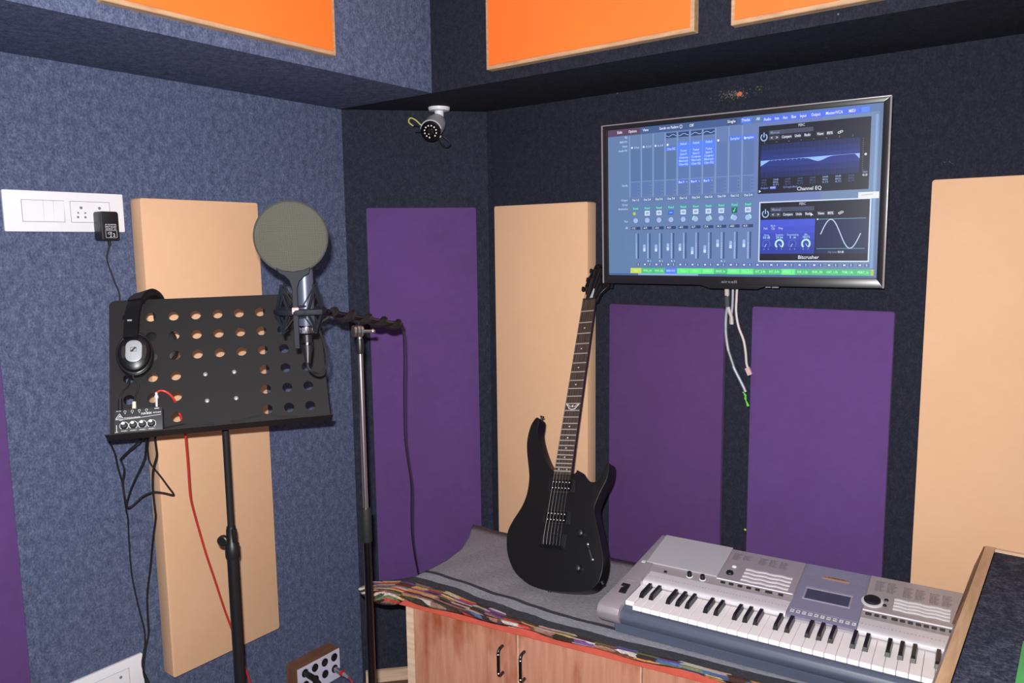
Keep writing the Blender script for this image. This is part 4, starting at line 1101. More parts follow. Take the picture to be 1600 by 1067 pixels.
# ------------------------------------------------------------------ carpeted console over the keyboard's right end
con = thing('console', 'carpet topped plywood console over the right end of the keyboard', 'console')
M_plyb = wood('plywood_board', rgb(150, 104, 66), rgb(190, 142, 98), (30, 2, 30), 0.35)
MB().box(1.95, 2.9, -1.35, -0.133, 0.805, 0.899).build('carpet_top', M_deskcarpet, con, bevel=0.004)
MB().prism([(1.906, 0.806), (1.95, 0.806), (1.95, 0.902), (1.930, 0.902), (1.911, 0.84)], -1.35, -0.118, 'y').build('side_board', M_plyb, con, bevel=0.0015, segs=1)
MB().prism([(1.9305, 0.895), (1.95, 0.895), (1.95, 0.9035), (1.930, 0.9035)], -1.35, -0.118, 'y').build('top_edge', wood('pale_ply_edge', rgb(176, 138, 104), rgb(206, 170, 138), (40, 3, 40), 0.5), con, smooth=False)
MB().prism([(1.9085, 0.845), (1.9125, 0.845), (1.930, 0.899), (1.926, 0.899)], -0.46, -0.112, 'y').build('corner_strip', wood('dark_brown_strip', rgb(84, 52, 30), rgb(112, 74, 46), (20, 2, 20), 0.5), con, smooth=False)
MB().box(1.95, 2.9, -0.132, -0.118, 0.80, 0.903).build('rear_board', M_pale, con, bevel=0.001, segs=1)
MB().box(2.86, 2.9, -1.3, -0.14, 0, 0.805).build('end_panel', M_plyb, con, smooth=False)
MB().box(2.15, 2.2, -1.32, -1.27, 0, 0.805).build('support_post', M_plyb, con, smooth=False)
MB().box(1.92, 1.955, -0.133, -0.10, 0.676, 0.806).build('support_post', M_plyb, con, smooth=False)
g = MB().box(2.036, 2.16, -0.90, -0.632, 0.899, 0.925).build('green_box', plain('green_card', rgb(70, 170, 96), 0.5), None, bevel=0.002)
tag(g, 'bright green box on the carpeted console, cut off by the right edge', 'box')

# ------------------------------------------------------------------ security camera
cc = thing('security_camera', 'white bullet security camera with a black face, hanging under the soffit in the corner', 'camera', T(0.2775, -0.1732, S_Z))
MB().lathe([(0.012, -0.013), (0.034, -0.011), (0.037, -0.006), (0.037, 0.0)], 28).build('mounting_base', M_white, cc)
MB().lathe([(0.0105, -0.05), (0.0105, -0.036), (0.0145, -0.034), (0.0155, -0.026), (0.0155, -0.012)], 18).build('bracket', M_white, cc)
cf = Vector((0.343, -0.288, 1.9905)) - Vector((0.2775, -0.1732, S_Z)); cbk = Vector((0.0092, -0.018, -0.05))
ax = (cf - cbk).normalized(); side = ax.cross(Vector((0, 0, 1))).normalized(); upv = side.cross(ax)
BM_ = frame(cf, side, upv, -ax)
MB().at(BM_).lathe([(0.0325, 0.0), (0.0325, 0.075), (0.031, 0.105), (0.024, 0.125), (0.012, 0.132)], 28).build('housing', M_bright, cc)
vs_ = MB().at(BM_)
pts = [(0.0355 * math.cos(math.radians(a)), 0.0355 * math.sin(math.radians(a))) for a in range(10, 171, 10)]
poly = pts + [(p[0] * 0.93, p[1] * 0.93) for p in reversed(pts)]
vs_.prism(poly, 0.006, 0.07).build('sun_visor', M_bright, cc)
fc = MB().at(BM_).lathe([(0.0326, 0.006), (0.0334, 0.0), (0.0326, -0.004), (0.028, -0.005), (0.0005, -0.005)], 28).build('front_ring', plain('gloss_black_face', rgb(12, 12, 14), 0.2), cc)
MB().at(BM_).lathe([(0.010, -0.0045), (0.010, -0.0075), (0.0075, -0.0065), (0.0005, -0.006)], 18).build('lens', plain('dark_glass', rgb(30, 24, 28), 0.08, spec=0.8), fc)
for k in range(12):
    a = math.radians(15 + 30 * k)
    if k == 8: continue
    MB().at(BM_ @ T(0.0195 * math.cos(a), 0.0195 * math.sin(a), -0.005)).lathe([(0.0026, 0.0), (0.0024, -0.001), (0.0008, -0.0016)], 8).build('infrared_led', M_white, fc)
off = Vector((0.2775, -0.1732, S_Z))
def ofs(l): return [tuple(Vector(p) - off) for p in l]
MB().tube(ofs([(0.285, -0.215, 2.010), (0.261, -0.242, 2.022), (0.245, -0.253, 2.039), (0.232, -0.262, 2.047), (0.226, -0.266, 2.043), (0.227, -0.268, 2.032), (0.24, -0.261, 2.020)]), 0.0024, 7, 4).build('yellow_lead', plain('yellow_sheath', rgb(206, 200, 110), 0.5), cc)
MB().tube(ofs([(0.285, -0.215, 2.0), (0.262, -0.244, 2.012), (0.246, -0.255, 2.022), (0.236, -0.262, 2.018)]), 0.0022, 7, 4).tube(ofs([(0.29, -0.21, 2.0), (0.262, -0.246, 2.0), (0.244, -0.256, 2.0)]), 0.002, 7, 3).build('connector_lead', M_blackplastic, cc)
MB().tube(ofs([(0.318, -0.225, 1.992), (0.331, -0.222, 1.984), (0.341, -0.216, 1.976), (0.352, -0.209, 1.965), (0.355, -0.209, 1.952), (0.345, -0.217, 1.946), (0.335, -0.223, 1.952), (0.326, -0.228, 1.966), (0.314, -0.228, 1.985)]), 0.0024, 7, 4).build('black_lead', M_blackplastic, cc)
MB().cyl(ofs([(0.316, -0.225, 1.996)])[0], ofs([(0.328, -0.226, 1.980)])[0], 0.006, 0.004, 10).build('gland', M_white, cc)

tk = MB().at(T(1.3106, 0, 0.7698) @ rotx(math.pi / 2)).lathe([(0.0035, 0.0), (0.0035, 0.002), (0.001, 0.0045)], 12).build('tack', plain('yellow_green_plastic', rgb(190, 210, 90), 0.5), None)
tag(tk, 'tiny yellow green tack in the black felt between the two short purple panels', 'tack')

# ------------------------------------------------------------------ sockets on the left wall
LW = lambda y, z: frame((0, y, z), (0, 1, 0), (0, 0, 1), (1, 0, 0))
t = thing('socket_plate', 'white switch and socket plate on the blue wall, upper left', 'socket', LW(-1.4245, 1.6675))
MB().prism(rounded(0, 0.2866, 0, 0.0995, 0.003, 3), 0, 0.009).build('cover_plate', M_white, t, bevel=0.0015)
MB().box(0.0395, 0.1375, 0.0235, 0.0775, 0.0085, 0.0093).box(0.1515, 0.2505, 0.0235, 0.0775, 0.0085, 0.0093).build('module_gap', M_whitegap, t, smooth=False)
for x0, x1, tilt in ((0.0405, 0.0885, 0.0), (0.0889, 0.1118, 0.02), (0.1122, 0.1366, 0.05)):
    MB().at(T((x0 + x1) / 2, 0.0505, 0.0095) @ rotx(tilt)).box(-(x1 - x0) / 2, (x1 - x0) / 2, -0.026, 0.026, -0.004, 0.002).build('rocker_switch', M_white, t, bevel=0.0008, segs=1)
so = MB().box(0.1525, 0.2495, 0.0245, 0.0765, 0.0085, 0.0102).build('socket_module', M_white, t, bevel=0.0006, segs=1)
mb = MB()
for x, y, r in ((0.1775, 0.061, 0.0038), (0.1695, 0.048, 0.0024), (0.187, 0.048, 0.0024), (0.1685, 0.0372, 0.003), (0.1865, 0.0372, 0.003), (0.2235, 0.061, 0.0038), (0.2155, 0.048, 0.0024), (0.233, 0.048, 0.0024)):
    mb.disc(x, y, r, 0.0104, 14)
mb.build('pin_hole', M_whitegap, so, smooth=False)
t = thing('power_adapter', 'black plug-in power adapter in the white wall socket', 'adapter', LW(-1.2185, 1.6440))
MB().prism(rounded(0.0, 0.046, 0.0, 0.0755, 0.006, 3), 0.008, 0.05).build('housing', M_blackplastic, t, bevel=0.004)
MB().box(0.006, 0.04, 0.024, 0.058, -0.0005 + 0.0095, 0.012).build('plug_base', M_blackplastic, t, smooth=False)
mb = MB()
for i in range(3): mb.text(('AC ADAPTOR', 'INPUT 100-240V', 'OUTPUT 12V')[i], 0.0095, 0.0395 - 0.0055 * i, 0.0052, 0.0503, 'l', 0.029)
mb.line([(0.010, 0.008), (0.0385, 0.008), (0.0385, 0.0265), (0.010, 0.0265), (0.010, 0.008)], 0.0008, 0.0503)
mb.text('CE', 0.015, 0.0165, 0.009, 0.0503); mb.text('2', 0.028, 0.011, 0.012, 0.0503); mb.text('A', 0.02, 0.009, 0.008, 0.0503)
mb.build('rating_print', M_print, t, smooth=False)
MB().tube([(0.0265, 0.003, 0.03), (0.0275, -0.012, 0.03)], 0.004, 10).build('strain_relief', M_blackmatte, t)
t = thing('socket_plate', 'white switch and socket plate low on the blue wall, bottom left corner', 'socket', LW(-1.3690, 0.358))
MB().prism(rounded(0, 0.1925, 0, 0.1285, 0.003, 3), 0, 0.009).build('cover_plate', M_white, t, bevel=0.0015)
MB().box(0.034, 0.1525, 0.035, 0.1025, 0.0085, 0.0093).build('module_gap', M_whitegap, t, smooth=False)
so = MB().box(0.035, 0.1515, 0.036, 0.1015, 0.0085, 0.0102).build('socket_module', M_white, t, bevel=0.0006, segs=1)
MB().disc(0.128, 0.0855, 0.0042, 0.0104, 14).disc(0.119, 0.062, 0.003, 0.0104, 12).disc(0.137, 0.062, 0.003, 0.0104, 12).build('pin_hole', M_whitegap, so, smooth=False)

# ------------------------------------------------------------------ connector box low on the left wall
t = thing('connector_box', 'brown wooden box with a white plate of round audio connectors, low on the blue wall', 'connector box', LW(-0.6985, 0.116))
M_brownbox = wood('brown_laminate', rgb(114, 74, 48), rgb(142, 98, 70), (6, 6, 40), 0.3)
MB().box(0, 0.1815, 0, 0.1095, 0, 0.0585).build('housing', M_brownbox, t, bevel=0.001, segs=1)
MB().box(0.0015, 0.18, 0.0015, 0.108, 0.0585, 0.0615).build('face_plate', plain('lavender_white_steel', rgb(214, 210, 236), 0.4), t, bevel=0.0006, segs=1)
for r_ in range(2):
    for k in range(4):
        x = 0.0305 + 0.0415 * k; y = 0.0875 - 0.0425 * r_ - 0.002
        o = MB().at(T(x, y, 0.0615)).lathe([(0.0142, 0.0), (0.0142, 0.0022), (0.0122, 0.003), (0.0118, 0.0012), (0.0005, 0.0008)], 20, 0.92).build('round_connector', M_blackplastic, t)
        mb = MB().at(T(x, y, 0.0615))
        for a in (90, 210, 330):
            mb.at(T(x + 0.0055 * math.cos(math.radians(a)), y + 0.0055 * math.sin(math.radians(a)), 0.0615)).lathe([(0.0014, 0), (0.0014, 0.0022)], 8)
        mb.at(T(x - 0.0125, y + 0.0135, 0.0615)).lathe([(0.0022, 0), (0.001, 0.001)], 8)
        mb.build('contact', M_chrome, o)
pl = thing('microphone_plug', 'black microphone plug in the upper left connector of the wooden box', 'plug')
PX, PY, PZ = 0.063, -0.668, 0.2015
MB().cyl((PX, PY, PZ), (PX + 0.05, PY - 0.002, PZ - 0.001), 0.0098, None, 16).build('barrel', M_blackplastic, pl)
MB().cyl((PX + 0.05, PY - 0.002, PZ - 0.001), (PX + 0.082, PY - 0.004, PZ - 0.004), 0.0085, 0.0045, 16).build('boot', M_blackmatte, pl)
MB().tube([(PX + 0.08, PY - 0.004, PZ - 0.004), (PX + 0.11, PY - 0.008, PZ - 0.018), (PX + 0.125, PY - 0.014, PZ - 0.07), (PX + 0.12, PY - 0.02, 0.01)], 0.003, 8, 5).build('cord', M_blackmatte, pl)
pl = thing('microphone_plug', 'silver microphone plug with a red ring in the wooden connector box', 'plug')
PX, PY, PZ = 0.063, -0.5435, 0.159
MB().cyl((PX, PY, PZ), (PX + 0.038, PY - 0.002, PZ - 0.001), 0.0095, None, 16).build('barrel', M_steel, pl)
MB().cyl((PX + 0.038, PY - 0.002, PZ - 0.001), (PX + 0.05, PY - 0.0026, PZ - 0.0015), 0.0105, 0.0098, 16).build('red_ring', M_red, pl)
MB().cyl((PX + 0.05, PY - 0.0026, PZ - 0.0015), (PX + 0.075, PY - 0.005, PZ - 0.005), 0.0075, 0.0045, 16).build('boot', M_greycable, pl)
MB().tube([(PX + 0.073, PY - 0.005, PZ - 0.005), (PX + 0.092, PY - 0.004, PZ - 0.014), (PX + 0.099, PY + 0.0, PZ - 0.05), (PX + 0.098, PY - 0.002, 0.01)], 0.0034, 8, 5).build('cord', plain('crimson_cord', rgb(170, 52, 72), 0.5), pl)

# ------------------------------------------------------------------ music stand
MD = frame((0.4317, -1.1431, 1.3495), (0.543235, 0.839535, 0.008713), (-0.40248, 0.251295, 0.880262), (0.736821, -0.481696, 0.474408))
MDi = MD.inverted()
ms = thing('music_stand', 'black perforated music stand in front of the peach panel', 'music stand', T(0.407, -1.125, 0))
WM = T(-0.407, 1.125, 0)
dk = bpy.data.objects.new('tmp', None)
holes = []
for i in range(9):
    for j in range(6):
        if 3 <= i <= 5 and j >= 3: continue
        c = ((i - 4) * 0.0497, (2.5 - j) * 0.0509)
        holes.append([(c[0] + 0.0118 * math.cos(2 * math.pi * k / 20), c[1] + 0.0118 * math.sin(2 * math.pi * k / 20)) for k in range(20)])
plate = holed_plate('desk_plate', rounded(-0.2385, 0.2435, -0.166, 0.1735, 0.014, 5), holes, 0.0016, M_blackmetal, ms)
plate.matrix_basis = WM @ MD
plate.data.transform(T(0, 0, -0.0008))
lip = MB().prism([(-0.163, -0.0016), (-0.1645, 0.0), (-0.1655, 0.044), (-0.1685, 0.044), (-0.1685, -0.0016)], -0.2425, 0.2465, 'x').build('ledge', M_blackmetal, plate, bevel=0.0006, segs=1)
mb = MB()
for x, y in ((-0.0346, -0.0277), (0.0302, -0.0269), (-0.0335, -0.0937), (0.0307, -0.0933)):
    mb.at(T(x, y, 0)).lathe([(0.0054, 0.0), (0.0046, 0.0018), (0.002, 0.003)], 14)
mb.build('rivet', plain('bright_rivet', rgb(150, 148, 152), 0.45, 0.3), plate)
MB().box(-0.045, 0.045, -0.105, -0.015, -0.009, -0.0016).build('mount_plate', M_blackmetal, plate, smooth=False)
MB().at(WM).cyl((0.4232, -1.1295, 1.30), (0.407, -1.125, 1.27), 0.016, 0.014, 16).build('tilt_joint', M_blackplastic, ms)
MB().cyl((0, 0, 0.86), (0, 0, 1.29), 0.0082, None, 16).build('upper_tube', M_blackmetal, ms)
cl = MB().lathe([(0.0165, 0.848), (0.0175, 0.852), (0.0175, 0.882), (0.0135, 0.888), (0.0125, 0.918), (0.0105, 0.93)], 20).build('clutch', M_blackplastic, ms)
MB().at(T(-0.004, -0.012, 0.902) @ Matrix.Rotation(math.radians(90), 4, 'X') @ Matrix.Rotation(math.radians(30), 4, 'Y')).lathe([(0.005, 0), (0.005, 0.012), (0.0135, 0.013), (0.0135, 0.022), (0.011, 0.024)], 12).build('knob', M_blackplastic, cl)
MB().box(0.006, 0.016, -0.006, 0.006, 0.89, 0.925).build('clamp_ear', M_blackplastic, cl, bevel=0.002)
MB().cyl((0, 0, 0.10), (0, 0, 0.85), 0.0142, None, 18).build('lower_tube', M_blackplastic, ms)
for a in (100, 220, 340):
    ca, sa = math.cos(math.radians(a)), math.sin(math.radians(a))
    lg = MB().tube([(0.012 * ca, 0.012 * sa, 0.27), (0.14 * ca, 0.14 * sa, 0.14), (0.29 * ca, 0.29 * sa, 0.011)], 0.0085, 8, 3).build('leg', M_blackmetal, ms)
    MB().ball((0.29 * ca, 0.29 * sa, 0.0125), 0.0125, 10, 6).build('rubber_foot', M_blackmatte, lg)
# thin black cable ties lying on the ledge
tie = MB().at(MD).tube([(-0.1249, -0.1585, 0.03), (-0.1, -0.152, 0.018), (-0.0818, -0.1475, 0.006), (-0.0438, -0.15, 0.004), (-0.02, -0.152, 0.004)], 0.0014, 6, 4).build('loose_wire', M_blackmatte, None)
tag(tie, 'thin black wire lying on the music stand ledge beside the small amplifier', 'wire', 'loose wires on the music stand')
tie = MB().at(MD).tube([(0.015, -0.1505, 0.006), (0.0433, -0.1485, 0.005), (0.075, -0.1425, 0.004), (0.1, -0.1415, 0.004), (0.1297, -0.1485, 0.005), (0.17, -0.1575, 0.012)], 0.0014, 6, 4).build('loose_wire', M_blackmatte, None)
tag(tie, 'thin black wire lying on the right half of the music stand ledge', 'wire', 'loose wires on the music stand')

# headphone amplifier on the ledge
am = thing('headphone_amplifier', 'small black headphone amplifier with four knobs on the music stand ledge', 'amplifier', MD @ T(-0.1768, -0.1645, 0.0005))
MB().box(-0.0498, 0.0498, 0.0, 0.0565, 0.0, 0.031).build('casing', plain('black_amp_casing', rgb(40, 41, 46), 0.5), am, bevel=0.0025)
for k in range(4):
    x = -0.0287 + 0.0184 * k
    o = MB().at(T(x, 0.0182, 0.031)).lathe([(0.0072, 0), (0.0072, 0.006), (0.0062, 0.0085), (0.001, 0.009)], 18).build('knob', M_blackplastic, am)
    MB().at(T(x, 0.0182, 0.0399)).line([(0, 0), (-0.002, 0.0062)], 0.0022).build('pointer', M_print, o, smooth=False)
    MB().at(T(x, 0.0182, 0.0402)).disc(-0.0012, 0.0033, 0.0031, 0, 12, 1.25).build('knob_cap', M_print, o, smooth=False)
mb = MB(); z_ = 0.0313
for k in range(4):
    x = -0.0287 + 0.0184 * k
    mb.line([(x + 0.0088 * math.cos(math.radians(a)), 0.0182 + 0.0088 * math.sin(math.radians(a))) for a in range(-55, 236, 15)], 0.0011, z_)
    mb.text('PHONES %d' % (k + 1), x, 0.0052, 0.0034, z_, 'c', 0.012)
mb.text('HA400', 0.0165, 0.0405, 0.0072, z_, 'c', 0.0215); mb.text('MICROAMP', 0.0385, 0.0418, 0.0042, z_, 'c', 0.0165)
mb.line([(-0.0455, 0.0335), (-0.03, 0.0325), (0.006, 0.0345), (0.0465, 0.0378)], 0.0009, z_); mb.line([(-0.0455, 0.0355), (-0.036, 0.0315), (-0.02, 0.0335)], 0.0009, z_)
mb.text('HEADPHONE AMPLIFIER', -0.03, 0.0345, 0.0036, z_, 'l', 0.034)
mb.text('DC IN', -0.0395, 0.0515, 0.0034, z_, 'c', 0.009); mb.line([(0.034, 0.0525), (0.0425, 0.0525)], 0.0016, z_)
for k in range(4):
    x = -0.0265 + 0.0145 * k
    mb.line([(x + 0.0023 * math.cos(math.radians(a)), 0.0505 + 0.0026 * math.sin(math.radians(a))) for a in range(-40, 221, 26)], 0.0008, z_); mb.line([(x, 0.0455), (x, 0.0478)], 0.0012, z_)
mb.line([(-0.0445, 0.0365), (-0.0378, 0.0468), (-0.0312, 0.0365), (-0.0445, 0.0365)], 0.0009, z_)
mb.line([(-0.0378, 0.0405 + 0.0), (-0.035, 0.0398)], 0.0012, z_); mb.line([(-0.0405, 0.0385), (-0.037, 0.0425), (-0.036, 0.0385)], 0.0009, z_)
mb.line([(-0.0437, 0.0055), (-0.0437, 0.0205)], 0.0012, z_); mb.text('OUT', -0.0437, 0.0035, 0.0032, z_, 'c')
mb.build('printing', M_print, am, smooth=False)
mb = MB()
for k in range(5): mb.at(T(-0.0385 + 0.018 * k, 0.0565, 0.0165) @ rotx(-math.pi / 2)).lathe([(0.0045, 0), (0.0045, 0.003), (0.0032, 0.003)], 12)
mb.build('jack_socket', M_darkchrome, am)

# headphones over the stand's top left corner
hp = thing('headphones', 'black headphones with a silver ear cup hung over the music stand', 'headphones', MD)
M_hpb = plain('headphone_black', rgb(20, 20, 23), 0.36, grain=0.06)
M_cush = plain('black_leatherette', rgb(15, 15, 17), 0.5, grain=0.1)
bp_ = smooth_open([(-0.187, 0.058, 0.046), (-0.185, 0.09, 0.047), (-0.182, 0.125, 0.044), (-0.174, 0.158, 0.034), (-0.160, 0.181, 0.014), (-0.147, 0.187, -0.008), (-0.138, 0.182, -0.03), (-0.133, 0.160, -0.05), (-0.131, 0.12, -0.062), (-0.131, 0.07, -0.064)], 5)
sec = [(0.0155, 0.005), (0.0175, 0), (0.0155, -0.0055), (-0.0155, -0.0055), (-0.0175, 0), (-0.0155, 0.005)]
hb = MB().sweep(bp_, sec, True, (1, 0.15, 0.35)).build('headband', M_hpb, hp, angle=50)
MB().sweep(bp_[14:34], [(a * 1.12, b * 1.5) for a, b in sec], True, (1, 0.15, 0.35)).build('headband_pad', M_cush, hb, angle=50)
MB().at(T(-0.1855, 0.098, 0.0525)).box(-0.0075, 0.002, -0.0018, 0.0018, -0.001, 0.0012).build('size_mark', M_greycable, hb, smooth=False)
def earcup(Mx, outer_vis):
    MB().at(Mx).lathe([(0.78, 0.0), (0.98, 0.004), (1.0, 0.011), (0.95, 0.018), (0.8, 0.022)], 30, 0.0385, 0.0505).build('ear_cushion', M_cush, hp)
    c = MB().at(Mx).lathe([(0.9, 0.02), (0.93, 0.028), (0.86, 0.038), (0.7, 0.043), (0.02, 0.044)], 30, 0.0375, 0.0495).build('ear_cup', M_hpb, hp)
    MB().at(Mx).ring((0, 0, 0.034), 1.0, 0.06, Matrix.Diagonal((0.0365, 0.0485, 0.0365, 1)), 30, 8).build('yoke', M_hpb, hp)
    if outer_vis:
        cp = MB().at(Mx).prism(rounded(-0.0175, 0.0175, -0.0265, 0.0265, 0.0155, 7), 0.042, 0.0485).build('cap_plate', plain('brushed_silver', rgb(168, 172, 178), 0.35, 0.35, grain=0.02), c, bevel=0.0025, segs=2)
        MB().at(Mx @ T(-0.0005, 0.0035, 0.0489)).line([(-0.0062, -0.0048), (0.0062, -0.0048), (0.0062, 0.0048), (-0.0062, 0.0048), (-0.0062, -0.0048)], 0.0008).line([(-0.0042, -0.0042), (0.0036, 0.0042)], 0.0036).line([(-0.0058, -0.0042), (0.0, -0.0042)], 0.0016).build('logo', M_blackplastic, cp, smooth=False)
earcup(T(-0.1815, 0.0235, 0.0015) @ Matrix.Rotation(math.radians(-2), 4, 'Z'), True)
earcup(T(-0.131, 0.06, -0.0045) @ Matrix.Rotation(math.pi, 4, 'Y'), False)
hc = thing('headphone_cable', 'thin black headphone cord with a beige plug, plugged into the small amplifier', 'cable', MD)
MB().tube([(-0.1855, -0.021, 0.03), (-0.186, -0.034, 0.026), (-0.1775, -0.045, 0.018), (-0.179, -0.06, 0.015), (-0.184, -0.075, 0.0165), (-0.1865, -0.09, 0.017)], 0.0019, 8, 4).build('cord', M_blackmatte, hc)
MB().cyl((-0.1865, -0.088, 0.017), (-0.1865, -0.1042, 0.017), 0.0042, 0.0046, 12).build('plug', plain('ivory_plastic', rgb(226, 206, 188), 0.4), hc)
D3 = lambda x, y, z: tuple(MD @ Vector((x, y, z)))
pc_ = thing('adapter_cable', 'thin black cord from the wall adapter to the left end of the small amplifier', 'cable')
MB().at(MD).cyl((-0.2145, -0.1045, 0.017), (-0.2145, -0.078, 0.017), 0.0048, 0.004, 10).build('plug', M_blackplastic, pc_)
MB().tube([(0.030, -1.191, 1.633), (0.030, -1.196, 1.620), (0.030, -1.201, 1.600), (0.030, -1.198, 1.580), (0.030, -1.186, 1.537), (0.030, -1.176, 1.506), (0.032, -1.178, 1.469), (0.06, -1.19, 1.35), (0.15, -1.24, 1.24), D3(-0.222, -0.10, -0.05), D3(-0.213, -0.055, -0.022), D3(-0.1985, -0.0265, -0.004), D3(-0.198, -0.045, 0.008), D3(-0.210, -0.06, 0.016), D3(-0.2145, -0.079, 0.017)], 0.0020, 8, 5).build('cord', M_blackmatte, pc_)

# red cable: silver plug on the amplifier, through the plate, down behind the pole
rc_ = thing('red_cable', 'red audio cable with a silver plug, hanging below the music stand', 'cable')
MB().tube([D3(-0.1400, -0.0700, 0.0165), D3(-0.1325, -0.0665, 0.018), D3(-0.1225, -0.0685, 0.018), D3(-0.112, -0.0755, 0.012), D3(-0.1045, -0.0855, 0.004), D3(-0.1005, -0.0955, -0.008), D3(-0.094, -0.118, -0.018), D3(-0.0885, -0.137, -0.02), (0.318, -1.175, 1.185), (0.311, -1.175, 1.166), (0.292, -1.163, 1.088), (0.275, -1.153, 0.999), (0.264, -1.142, 0.956), (0.252, -1.123, 0.891), (0.246, -1.103, 0.812), (0.233, -1.075, 0.726), (0.224, -1.047, 0.630), (0.222, -1.023, 0.547), (0.222, -1.000, 0.456), (0.223, -0.983, 0.394), (0.222, -0.970, 0.324), (0.200, -0.934, 0.175), (0.19, -0.92, 0.01)], 0.0027, 8, 4).build('sheath', M_red, rc_)
MB().at(MD).cyl((-0.1402, -0.1065, 0.0165), (-0.1402, -0.070, 0.0165), 0.0024, 0.003, 12).cyl((-0.1402, -0.084, 0.0165), (-0.1402, -0.0775, 0.0165), 0.0046, None, 12).build('plug', M_bright, rc_)

# black cables below the ledge
CA_ = [(0.165, -1.285, 1.175), (0.151, -1.286, 1.145), (0.138, -1.276, 1.129), (0.129, -1.265, 1.103), (0.118, -1.256, 1.068), (0.109, -1.246, 1.035), (0.097, -1.236, 1.010), (0.083, -1.229, 0.980), (0.069, -1.221, 0.950), (0.056, -1.213, 0.920), (0.040, -1.203, 0.894), (0.030, -1.200, 0.820), (0.030, -1.199, 0.728), (0.030, -1.187, 0.630), (0.030, -1.176, 0.559), (0.030, -1.179, 0.513), (0.030, -1.190, 0.461), (0.030, -1.174, 0.401), (0.030, -1.168, 0.363), (0.030, -1.166, 0.274), (0.03, -1.16, 0.01)]
CB_ = [(0.225, -1.235, 1.17), (0.213, -1.240, 1.146), (0.195, -1.245, 1.132), (0.173, -1.254, 1.114), (0.153, -1.262, 1.095), (0.146, -1.259, 1.087), (0.145, -1.253, 1.067), (0.138, -1.251, 1.048), (0.129, -1.252, 1.024), (0.126, -1.249, 0.994), (0.123, -1.244, 0.969), (0.119, -1.240, 0.954), (0.117, -1.232, 0.951), (0.121, -1.217, 0.961), (0.126, -1.201, 0.974), (0.132, -1.185, 0.980), (0.138, -1.171, 0.980), (0.149, -1.153, 0.974), (0.158, -1.138, 0.967), (0.153, -1.131, 0.967), (0.132, -1.134, 0.985), (0.108, -1.138, 1.007), (0.083, -1.144, 1.030), (0.078, -1.151, 1.047), (0.08, -1.155, 1.067), (0.10, -1.165, 1.10), (0.15, -1.18, 1.15), (0.2, -1.19, 1.17)]
CC_ = [(0.235, -1.231, 1.17), (0.224, -1.231, 1.146), (0.213, -1.229, 1.119), (0.201, -1.227, 1.094), (0.181, -1.232, 1.062), (0.159, -1.239, 1.026), (0.140, -1.242, 0.995), (0.125, -1.243, 0.967), (0.118, -1.2405, 0.956)]
CD_ = [(0.255, -1.215, 1.175), (0.242, -1.217, 1.151), (0.234, -1.212, 1.127), (0.225, -1.207, 1.102), (0.210, -1.207, 1.076), (0.197, -1.206, 1.051), (0.187, -1.204, 1.013), (0.180, -1.200, 0.979), (0.173, -1.195, 0.943), (0.132, -1.174, 0.907), (0.101, -1.172, 0.827), (0.082, -1.172, 0.759), (0.070, -1.181, 0.676), (0.070, -1.184, 0.603), (0.070, -1.185, 0.566), (0.070, -1.197, 0.525), (0.070, -1.207, 0.464), (0.070, -1.197, 0.406), (0.070, -1.197, 0.306), (0.07, -1.19, 0.01)]
GC = 'black cables under the music stand'
for nm, P, r_, lb in (('hanging_cable', CA_, 0.0022, 'black cable hanging from the far left end of the music stand to the floor'),
                      ('hanging_cable', CB_, 0.0024, 'black cable folded into a sharp loop below the music stand'),
                      ('hanging_cable', CC_, 0.0018, 'short thin black cable slanting to the bottom of the folded loop under the music stand'),
                      ('hanging_cable', CD_, 0.0024, 'black cable hanging down the left edge of the peach panel to the floor')):
    tag(MB().tube(P, r_, 8, 4).build(nm, M_blackmatte, None), lb, 'cable', GC)

# ------------------------------------------------------------------ microphone stand
st = thing('microphone_stand', 'chrome microphone stand with a boom arm in the corner', 'microphone stand', T(0.748, -0.982, 0))
B0, B1, B2 = Vector((0.791, -1.115, 1.484)), Vector((0.745, -0.977, 1.456)), Vector((0.683, -0.790, 1.421))
B1 = B0 + (B2 - B0) * 0.43
SW = T(-0.748, 0.982, 0)
MB().cyl((0, 0, 0.93), (0, 0, 1.405), 0.0062, None, 16).build('upper_tube', M_chrome, st)
MB().lathe([(0.0115, 0.922), (0.0125, 0.926), (0.0125, 1.0), (0.0115, 1.004)], 18).build('clutch', M_blackmatte, st)
MB().cyl((0, 0, 0.03), (0, 0, 0.93), 0.0095, None, 16).build('lower_tube', M_darkchrome, st)
MB().lathe([(0.0075, 1.375), (0.0085, 1.38), (0.0085, 1.405), (0.0072, 1.41)], 16).build('top_collar', M_blackplastic, st)
MB().lathe([(0.14, 0.0), (0.14, 0.012), (0.12, 0.022), (0.02, 0.034), (0.012, 0.05)], 36).build('round_base', M_blackmetal, st)
cvd = (Vector((0.7727, -0.9483, 1.4278)) - Vector((0.7581, -0.9842, 1.4304))).normalized()
hub = Vector((0.752, -0.990, 1.4285))
sv = MB().at(SW)
sv.cyl(hub - cvd * 0.012, hub - cvd * 0.006, 0.0135, None, 20); sv.cyl(hub - cvd * 0.004, hub + cvd * 0.002, 0.0145, None, 20); sv.cyl(hub + cvd * 0.004, hub + cvd * 0.01, 0.0135, None, 20)
swv = sv.build('swivel_clamp', M_chrome, st)
MB().at(SW).cyl((0.748, -0.982, 1.40), (0.748, -0.982, 1.424), 0.0055, None, 12).build('stem', M_chrome, swv)
MB().at(SW).cyl(hub + cvd * 0.01, hub + cvd * 0.034, 0.004, None, 12).ball(hub + cvd * 0.036, 0.0058).build('wing_screw', M_chrome, swv)
